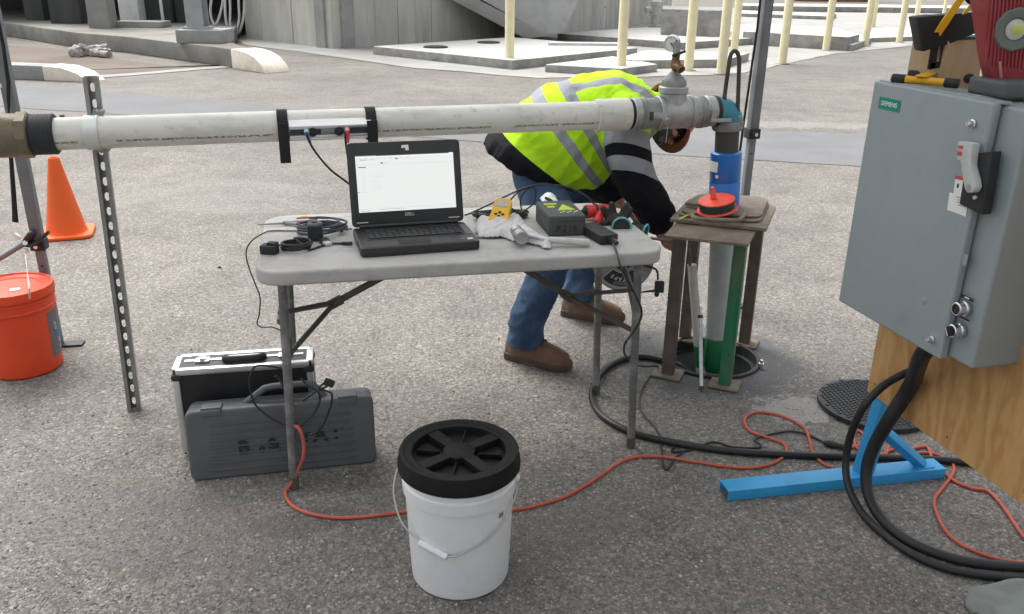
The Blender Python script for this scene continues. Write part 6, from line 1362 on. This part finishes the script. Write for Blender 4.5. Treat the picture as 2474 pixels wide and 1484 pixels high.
# ================================================================ panel stand, plywood
def ply():
    m, N, L, b = nodes('plywood'); tc = N('ShaderNodeTexCoord'); mp = N('ShaderNodeMapping'); mp.inputs['Scale'].default_value = (1.0, 1.6, .55); L(tc.outputs['Object'], mp.inputs[0])
    nz = N('ShaderNodeTexNoise', i2=2.2, i3=3.0); L(mp.outputs[0], nz.inputs[0])
    w_ = N('ShaderNodeTexWave', wave_type='RINGS', rings_direction='SPHERICAL'); w_.inputs['Scale'].default_value = 3.6; w_.inputs['Distortion'].default_value = 14; w_.inputs['Detail'].default_value = 4; w_.inputs['Detail Scale'].default_value = 1.3; w_.inputs['Detail Roughness'].default_value = .6; L(mp.outputs[0], w_.inputs[0])
    r1_ = ramp(N, [(.0, (.46, .25, .088)), (.30, (.52, .295, .11)), (.55, (.53, .305, .117)), (1, (.57, .345, .14))]); L(w_.outputs['Color'], r1_.inputs[0])
    n2 = N('ShaderNodeTexNoise', i2=55.0, i3=5.0); mp2 = N('ShaderNodeMapping'); mp2.inputs['Scale'].default_value = (1, 1, .06); L(tc.outputs['Object'], mp2.inputs[0]); L(mp2.outputs[0], n2.inputs[0])
    r2_ = ramp(N, [(.3, (.93, .92, .90)), (.6, (1.03, 1.02, 1.01))]); L(n2.outputs[0], r2_.inputs[0]); mx = N('ShaderNodeMixRGB', i0=1.0, blend_type='MULTIPLY'); L(r1_.outputs[0], mx.inputs[1]); L(r2_.outputs[0], mx.inputs[2])
    v = N('ShaderNodeTexVoronoi'); v.inputs['Scale'].default_value = 4.6; L(mp.outputs[0], v.inputs['Vector']); rr = N('ShaderNodeMapRange', i1=.02, i2=.075, i3=.85, i4=0.0); L(v.outputs['Distance'], rr.inputs[0]); m2 = N('ShaderNodeMixRGB'); m2.inputs[2].default_value = (.06, .03, .012, 1); L(rr.outputs[0], m2.inputs[0]); L(mx.outputs[0], m2.inputs[1])
    L(m2.outputs[0], b.inputs['Base Color']); b.inputs['Roughness'].default_value = .6; return m
M_ply = ply()
PZ = .30
pA, pB = G(2093, 945, PZ), G(2473, 1222, PZ); pd = (pB - pA); pd.z = 0; pd.normalize(); pn = V((-pd.y, pd.x, 0)); 
if pn.x > 0: pn = -pn                        # pn points to the camera side
M_sky = mat('sky_blue_paint', (.04, .335, .66), .38, var=.08, scale=6, bump=.15, bscale=90, dirt=(.02, .17, .38), dscale=8, damt=.35)
ps = thing('panel_stand', 'plywood board on a sky blue steel foot stand', 'stand', V((G(2085, 1145).x, G(2085, 1145).y, 0)))
Mpl = Matrix(((pd.x, -pn.x, 0, pA.x), (pd.y, -pn.y, 0, pA.y), (0, 0, 1, PZ), (0, 0, 0, 1)))        # x along board, y away, z up
obj('plywood_board', MB().box((.60, .009, .45), (1.2, .018, .9), Mpl), M_ply, ps, bevel=.0015, seg=1)
for u_, v_ in ((.03, .04), (.03, .75), (.35, .035), (.62, .035)): obj('screw_head', MB().lathe([(.001, .0012), (.004, .001), (.0045, 0)], 10, Mpl @ T(u_, 0, v_) @ Matrix.Rotation(PI / 2, 4, 'X')), M_zinc, ps)
kn = MB().lathe([(.001, .001), (.011, .0012), (.014, .0)], 14, Mpl @ T(.03, -.0005, .29) @ Matrix.Rotation(PI / 2, 4, 'X')); obj('knot', kn, mat('dark_knot', (.05, .025, .012), .7), ps)
# blue channel foot
u0, u1 = G(1757, 1212), G(2280, 1156); ud = u1 - u0; UL = ud.length; ud.normalize(); un = V((-ud.y, ud.x, 0)); FH = zfor(u0, 1188); FW = .075
Mu = Matrix(((ud.x, un.x, 0, u0.x), (ud.y, un.y, 0, u0.y), (0, 0, 1, 0), (0, 0, 0, 1)))
q_ = Mu.inverted() @ G(2254, 1107, FH); FW = max(.06, q_.y)
b = MB().box((UL / 2, FW / 2, FH - .002), (UL, FW, .005), Mu).box((UL / 2, .0025, FH / 2 - .001), (UL, .005, FH - .004), Mu).box((UL / 2, FW - .0025, FH / 2 - .001), (UL, .005, FH - .004), Mu)
obj('foot_channel', b, M_sky, ps, bevel=.0015)
ub_ = Mu.inverted() @ G(2085, 1140, FH); uw = .036
utop = Mpl @ V((.07, .040, .1)); ubm = Mu @ V((ub_.x, FW * .5, FH))
ut2 = Mpl @ V((.045, .040, .04)); bx2 = V((ubm.x, ubm.y, FH)); obj('upright', MB().hexa([bx2 + ud * i * .024 + un * j * .022 for i, j in ((-1, -1), (1, -1), (1, 1), (-1, 1))], [ut2 + ud * i * .024 + un * j * .022 for i, j in ((-1, -1), (1, -1), (1, 1), (-1, 1))]), M_sky, ps, bevel=.002)
bb = Mu.inverted() @ G(2225, 1122, FH); bt = V((ubm.x, ubm.y, .20))
obj('brace', MB().tube([Mu @ V((bb.x, FW * .5, FH)), bt + ud * .02], .021, 4, up=V((0, 0, 1))), M_sky, ps, bevel=.002)
obj('weld_plate', MB().box((bb.x, FW * .5, FH + .002), (.06, .045, .004), Mu), M_sky, ps, bevel=.001)
fu = Mu.copy(); fo_ = Mpl @ V((1.05, 0, 0)); 
b = MB().box((0, 0, .02), (.55, .075, .04), frame((fo_.x + .0, fo_.y, 0), V((0, 0, 1)), ud)); obj('foot_channel', b, M_sky, ps, bevel=.002)
obj('upright', MB().tube([V((fo_.x, fo_.y, .04)) - pn * .04, V((fo_.x, fo_.y, PZ + .3)) - pn * .04], .026, 4, up=ud), M_sky, ps, bevel=.002)
# ================================================================ grey switch box
M_box = mat('grey_green_enamel', (.285, .33, .342), .42, var=.06, scale=3, bump=.12, bscale=160, dirt=(.235, .277, .29), dscale=6, damt=.6)
BX = V((.9606, 2.3258, 0)); BA = -1.3107; bw, bdoor, bz0, bz1 = .4925, .421, .628, 1.240
bu = V((math.cos(BA), math.sin(BA), 0)); bn = V((-bu.y, bu.x, 0))      # bn points away from the camera side
bdp = (Mpl.translation - BX).dot(bn) - .002
Mx = Matrix(((bu.x, bn.x, 0, BX.x), (bu.y, bn.y, 0, BX.y), (0, 0, 1, bz0), (0, 0, 0, 1))); bh = bz1 - bz0
sbx = thing('switch_box', 'grey electrical switch box with green maker label on the plywood board', 'switch box', Mx.translation, BA)
obj('enclosure', MB().box((bw / 2, bdp / 2 + .012, bh / 2), (bw, bdp - .012, bh), Mx), M_box, sbx, bevel=.008, seg=3)
dr2 = obj('door', MB().box((bdoor / 2 - .004, .003, bh / 2), (bdoor, .022, bh + .012), Mx), M_box, sbx, bevel=.006, seg=3)
obj('rain_lip', MB().box((bdoor / 2, .02, bh + .006), (bdoor, .03, .006), Mx), M_box, sbx, bevel=.002)
Mface = Mx @ T(0, -.0085, 0) @ Matrix.Rotation(PI / 2, 4, 'X')         # x along, y up, z toward camera
def fp(px, py):                                                       # photo pixel -> local point on the door face
    d_ = ray(px, py); o_ = V((0, 0, CAMH)); nrm_ = -bn; p0 = Mface.translation; t = (p0 - o_).dot(nrm_) / d_.dot(nrm_); return Mface.inverted() @ (o_ + d_ * t)
c0, c1 = fp(2122, 230), fp(2174, 272)
xa_, xb_ = fp(2123, 250).x, fp(2173, 262).x; ya_, yb_ = fp(2122, 233).y, fp(2120, 261).y
lbx = obj('maker_label', MB().box(((xa_ + xb_) / 2, (ya_ + yb_) / 2, .0006), (xb_ - xa_, ya_ - yb_, .0012), Mface), mat('teal_green_label', (.0, .235, .165), .4), dr2)
obj('lettering', text_mb('SIEMENS', (xb_ - xa_) * .205, .0003, Mface @ T((xa_ + xb_) / 2, (ya_ + yb_) / 2, .0015)), M_paper, lbx)
for px, py in ((2352, 299), (2252, 820)):
    q_ = fp(px, py); bo = obj('door_screw', MB().lathe([(.001, .018), (.0055, .018), (.007, .014), (.007, .006), (.010, .005), (.010, .0)], 16, Mface @ T(q_.x, q_.y, 0)), MATS['bright_steel'], dr2)
q_ = fp(2231, 728); obj('dimple', MB().lathe([(.001, .002), (.007, .001), (.009, 0)], 14, Mface @ T(q_.x, q_.y, 0)), M_box, dr2)
# warning labels
def lab(px4, m_, name='warning_label', h=.0008, par=dr2):
    P = [fp(*p) for p in px4]; return obj(name, MB().prism([(p.x, p.y) for p in P], .0001, h, Mface), m_, par)
l1_ = lab([(2388 - 79, 424), (2349, 433), (2336, 480), (2303, 468)], M_paper); lab([(2309, 424), (2349, 433), (2347, 441), (2307, 432)], M_lr, 'red_band', .0012)
l2_ = lab([(2294, 465), (2340, 480), (2333, 524), (2288, 507)], M_paper, h=.001)
for k in range(4):
    q_ = fp(2312 + k * .0, 476 + k * 6); obj('label_text', MB().box((q_.x + .012 + .002 * (k % 2), q_.y, .0012), (.028 - .005 * (k % 2), .003, .0004), Mface), mat('grey_print', (.4, .4, .41), .7), dr2)
q_ = fp(2314, 449); obj('label_symbol', MB().lathe([(.001, .0012), (.006, .001)], 12, Mface @ T(q_.x, q_.y, 0) @ Matrix.Diagonal((.6, 1, 1, 1))), M_black, dr2)
# flange with handle mechanism
Mfl = Mx @ T(bw, 0, 0)
def fl_(px, py):                                                      # pixel -> flange face local (front face strip)
    Mf_ = Mx @ T(0, .010, 0) @ Matrix.Rotation(PI / 2, 4, 'X'); d_ = ray(px, py); o_ = V((0, 0, CAMH)); t = (Mf_.translation - o_).dot(-bn) / d_.dot(-bn); return Mf_.inverted() @ (o_ + d_ * t), Mf_
P = [fl_(*p) for p in ((2362, 372), (2424, 365), (2398, 518), (2342, 492))]; Mf_ = P[0][1]
obj('handle_plate', MB().prism([(p[0].x, p[0].y) for p in P], .004, .030, Mf_), M_rubber, sbx, bevel=.003)
hp_ = [(2366, 328), (2404, 333), (2398, 372), (2397, 388), (2406, 420), (2409, 440), (2402, 452), (2388, 453), (2382, 442), (2375, 400), (2372, 376), (2362, 372)]
P = [fl_(*p)[0] for p in hp_]; cxh = sum(p.x for p in P) / 12; hl = obj('handle', MB().prism([(p.x - .006, p.y - .012) for p in P], .031, .052, Mf_), mat('pale_grey_handle', (.50, .54, .54), .45), sbx, bevel=.004)
P = [fl_(*p)[0] for p in ((2369, 338), (2380, 339), (2376, 364), (2365, 362))]; obj('handle_label', MB().prism([(p.x - .006, p.y - .012) for p in P], .0522, .0532, Mf_), M_lr, hl)
q_ = fl_(2373, 350)[0]; obj('handle_lettering', text_mb('ON', .010, .0002, Mf_ @ T(q_.x - .006, q_.y - .012, .0534)), M_paper, hl)
q_ = fl_(2393, 440)[0]; obj('handle_pivot', MB().lathe([(.001, .054), (.007, .054), (.008, .052)], 14, Mf_ @ T(q_.x - .006, q_.y - .012, 0)), mat('grey_pivot', (.3, .31, .31), .5), hl)
q_ = fl_(2382, 476)[0]; obj('plate_screw', MB().lathe([(.001, .033), (.005, .033), (.006, .030)], 12, Mf_ @ T(q_.x, q_.y, 0)), MATS['bright_steel'], sbx)
# hasp
q_ = fl_(2335, 625)[0]; obj('hasp', MB().box((q_.x, q_.y, .012), (.03, .028, .004), Mf_).box((q_.x - .014, q_.y - .01, .008), (.006, .05, .012), Mf_), M_box, sbx, bevel=.0015)
# push button and selector
for (px, py), sel in (((2330, 745), 0), ((2318, 798), 1)):
    q_ = fl_(px, py)[0]; Mq_ = Mf_ @ T(q_.x, q_.y, 0)
    bo = obj('selector_switch' if sel else 'push_button', MB().lathe([(.019, 0), (.019, .006), (.0165, .009), (.0165, .024), (.0145, .026), (.0125, .026), (.0125, .018), (.001, .018)], 28, Mq_), MATS['bright_steel'], sbx)
    if sel: obj('selector_knob', MB().box((0, 0, .028), (.008, .024, .02), Mq_ @ Rz(.6)).lathe([(.001, .024), (.0125, .024), (.0125, .018)], 20, Mq_), M_rubber, bo, bevel=.001); obj('selector_mark', MB().box((0.0, .0, .0385), (.002, .022, .001), Mq_ @ Rz(.6)), M_paper, bo)
    else: obj('button_cap', MB().lathe([(.001, .023), (.0115, .022), (.0125, .018)], 20, Mq_), M_rubber, bo)
q_ = fl_(2337, 720)[0]; obj('legend_plate', MB().box((q_.x, q_.y, .0013), (.038, .007, .0012), Mf_), M_black, sbx); q2_ = q_
obj('legend_text', MB().box((q_.x, q_.y, .0021), (.014, .003, .0004), Mf_), M_paper, sbx); q_ = fl_(2330, 770)[0]; obj('legend_plate', MB().box((q_.x, q_.y, .0013), (.032, .004, .0012), Mf_), M_black, sbx)
BT = Mx @ V((0, 0, bh))
# ================================================================ thick cables under the box
c0 = Mx @ V((bdoor * .82, bdp * .4, -.02)); 
gy0 = c0.y
def mixp(lst): return [G(x, y, z) for x, y, z in lst]
M_thick = mat('black_thick_cable', (.018, .0185, .02), .42, var=.15, scale=10)
cpts = [c0 + V((0, 0, .03)), G(2232, 850, c0.z - .01)] + mixp([(2200, 930, .43), (2150, 1010, .31), (2110, 1080, .20), (2092, 1140, .12), (2098, 1200, .06), (2130, 1255, .025), (2190, 1305, .0215), (2270, 1340, .0215), (2360, 1361, .0215), (2490, 1372, .0215)])
o = obj('thick_cable', MB().tube(cpts, [.022, .022, .022, .021, .019, .017, .015, .015, .015, .015, .015, .015], 14, 6), M_thick, origin=G(2130, 1255)); tag(o, 'thick black cable dropping from the switch box to the asphalt', 'cable')
cpts = mixp([(2206, 895, .47), (2180, 905, .44), (2130, 935, .38), (2085, 985, .31), (2055, 1050, .21), (2043, 1115, .12), (2048, 1170, .07), (2072, 1225, .03), (2110, 1270, .0125), (2180, 1325, .0125), (2260, 1365, .0125), (2360, 1388, .0125), (2490, 1400, .0125)])
o = obj('thin_cable', MB().tube(cpts, .0115, 12, 6), M_thick, origin=G(2110, 1270)); tag(o, 'thinner black cable bowing out left of the thick cable', 'cable')
# ================================================================ lamps and wood block on the box
topz_ = bz1 + .006
def on_top(px, py, dz=0): return G(px, py, topz_ + dz)
M_lampy = mat('yellow_lamp_paint', (.72, .40, .015), .4, var=.08); M_lampb = mat('black_lamp_shell', (.018, .018, .018), .5, var=.2, scale=20)
# timber post behind the board
M_tim = mat('pale_timber', (.42, .30, .17), .65, var=.12, scale=4, streak=(8, 8, .6), dirt=(.30, .19, .10), dscale=3, damt=.5)
K = GY(2290, 97, 2.28); Mw = Matrix(((-bu.x, bn.x, 0, K.x), (-bu.y, bn.y, 0, K.y), (0, 0, 1, 0), (0, 0, 0, 1)))
obj('timber_block', MB().box((.066, .0595, K.z - .22), (.132, .119, .44), Mw), M_tim, ps, bevel=.003)
obj('teal_shim', MB().box((.07, .055, K.z + .003), (.11, .10, .008), Mw @ Rz(.05)), mat('teal_shim_board', (.03, .12, .14), .5), ps, bevel=.001)
# yellow work lamp with H foot
a1, a2 = on_top(2158, 190, .012), on_top(2312, 203, .012); r1, r2 = on_top(2197, 181, .012), on_top(2346, 191, .012)
yl_ = thing('yellow_work_lamp', 'small black and yellow work lamp on a tubular foot on the switch box', 'lamp', V(((a1 + a2) / 2).to_tuple()[:2] + (topz_,)))
for p, q in ((a1, a2), (r1, r2)):
    p.z = q.z = topz_ + .0125; bar_ = obj('foot_bar', MB().cyl(p, q, .0095, n=16), M_lampy, yl_)
    dd = (q - p).normalized()
    for e_, s in ((p, 1), (q, -1)): obj('rubber_end', MB().tube([e_ - dd * s * .004, e_ - dd * s * .002, e_ + dd * s * .028, e_ + dd * s * .03], [.010, .012, .012, .010], 14), M_rubber, bar_)
mA, mB = a1.lerp(a2, .45), r1.lerp(r2, .42)
obj('foot_bridge', MB().box((0, 0, 0), ((mB - mA).length + .03, .028, .004), frame((mA + mB) / 2 + V((0, 0, .012)), V((0, 0, 1)), mB - mA)), M_lampy, yl_, bevel=.001)
s0 = (mA + mB) / 2 + V((0, 0, .012)); yl2 = s0.y
def LP(x, y, dy=0): return GY(x, y, yl2 + dy)
pj = (s0 - LP(2262, 164)); 
P = [LP(2240, 164), LP(2283, 152), LP(2292, 90), LP(2252, 96)]
def poly3(P, th_, name, m_, par, bev=.002):                           # thin solid plate from outline points at one depth
    n_ = V((0, 1, 0)); b = MB(); n = len(P); b.add([p for p in P] + [p + n_ * th_ for p in P], [list(range(n)), [n + k for k in range(n)][::-1]] + [[k, n + k, n + (k + 1) % n, (k + 1) % n] for k in range(n)]); return obj(name, b, m_, par, bevel=bev)
poly3([LP(2240, 168), LP(2260, 166), LP(2270, 95), LP(2254, 92)], .006, 'bracket_leg', M_lampb, yl_); poly3([LP(2268, 164), LP(2283, 154), LP(2292, 95), LP(2276, 92)], .006, 'bracket_leg', M_lampb, yl_); poly3([LP(2244, 170), LP(2278, 162), LP(2280, 148), LP(2246, 152)], .008, 'bracket_foot', M_lampb, yl_); poly3([LP(2252, 108), LP(2293, 104), LP(2292, 88), LP(2252, 90)], .007, 'bracket_head', M_lampb, yl_)
hd3 = poly3([LP(2213, 42, -.01), LP(2228, 126, -.01), LP(2290, 108, -.01), LP(2356, 82, -.01), LP(2347, 30, -.01)], .05, 'lamp_head', M_lampb, yl_, .004)
poly3([LP(2213, 41, .0), LP(2252, 36, .0), LP(2253, 44, .0), LP(2214, 50, .0)], .04, 'head_lug', M_lampb, yl_, .002)
poly3([LP(2348, 30, -.005), LP(2371, 28, -.005), LP(2376, 78, -.005), LP(2356, 84, -.005)], .04, 'lamp_glass_rim', mat('grey_glass', (.28, .30, .31), .2), yl_, .003)
poly3([LP(2258, 79, -.022), (LP(2268, 78, -.022)), LP(2271, 88, -.022), LP(2290, 60, -.022), LP(2340, -15, -.022), LP(2322, -15, -.022), LP(2272, 55, -.022)], .006, 'carry_handle', M_lampy, yl_, .001)
poly3([LP(2323, 36, -.012), LP(2332, 35, -.012), LP(2362, 8, -.012), LP(2350, 6, -.012)], .008, 'handle_strut', M_lampy, yl_, .001)
obj('handle_knob', MB().ball(LP(2352, -4, -.012), (.022, .018, .016)), M_lampb, yl_)
# red work light
M_rl = mat('red_ribbed_plastic', (.30, .035, .045), .45, var=.12, scale=7, dirt=(.34, .12, .12), dscale=9, damt=.5)
rY = (Mx @ V((bw * .62, bdp * .35, 0))).y
def RP(x, y, dy=0): return GY(x, y, rY + dy)
rl = thing('red_work_light', 'red ribbed work light with round lens standing on the switch box', 'lamp', V((RP(2430, 220).x, rY, topz_)))
poly3([RP(2360, -60), RP(2372, 40), RP(2384, 130), RP(2398, 196), RP(2415, 212), RP(2600, 240), RP(2620, -60)], .05, 'housing', M_rl, rl, .006)
for k in range(15):
    x = 2378 + k * 9; obj('rib', MB().box((0, 0, 0), (.0035, .006, .16), frame(RP(x + 10, 70 + k * 1.0, -.001), V((-.12, 0, 1)))), M_rl, rl, bevel=.001)
lc = RP(2452, 72, -.004); Mle = frame(lc, V((-.05, -1, 0)))
obj('lens_ring', MB().lathe([(.001, .0), (.026, .001), (.028, .004), (.045, .006), (.049, .002), (.049, -.008)], 10, Mle), mat('grey_green_ring', (.13, .16, .145), .5), rl)
obj('lens', MB().lathe([(.001, .009), (.012, .008), (.022, .003), (.024, -.002)], 28, Mle), mat('pale_lens', (.52, .55, .50), .25), rl); obj('led', MB().lathe([(.001, .0115), (.009, .0105), (.012, .0085)], 18, Mle), mat('yellow_led', (.55, .60, .12), .4), rl)
q_ = RP(2440, 226); 
b = MB().box((0, 0, 0), (.20, .12, .04), T(RP(2470, 225).x, rY + .01, topz_ + .021) @ Rz(BA + PI / 2)); obj('base', b, mat('dark_grey_base', (.085, .095, .095), .55, var=.15), rl, bevel=.010, seg=3)
poly3([RP(2412, 150, -.006), RP(2418, 148, -.006), RP(2422, 188, -.006), RP(2416, 190, -.006)], .006, 'switch_tab', mat('pink_tab', (.5, .2, .2), .5), rl, .001)
# ================================================================ grey tarp at the bottom right corner
M_tarp = mat('grey_green_canvas', (.20, .225, .205), .8, var=.1, scale=5, bump=.4, bscale=120)
rag('folded_tarp', 'grey green canvas tarp lying at the bottom right corner', [(2325, 1470), (2330, 1430), (2352, 1418), (2400, 1412), (2440, 1402), (2475, 1400), (2560, 1395), (2600, 1440), (2600, 1560), (2470, 1570), (2370, 1560), (2350, 1500)], 0, .05, M_tarp, 5.1, n=48, thick=.004, fold=.42, cat='tarp')
# small litter on the yard
for x, y, s, lb in ((530, 648, .012, 'small dark pebble on the open asphalt left of the table'), (150, 283, .03, 'small dark stone on the smooth asphalt patch at the left')):
    p = G(x, y); o = obj('pebble', remesh(MB().ball((0, 0, s * .4), (s, s * .7, s * .5), 10).ball((s * .4, s * .2, s * .3), (s * .6, s * .5, s * .4), 8), s * .18, 'pebble', 2), M_black); o.location = p; tag(o, lb, 'stone', 'dark pebbles on the yard')
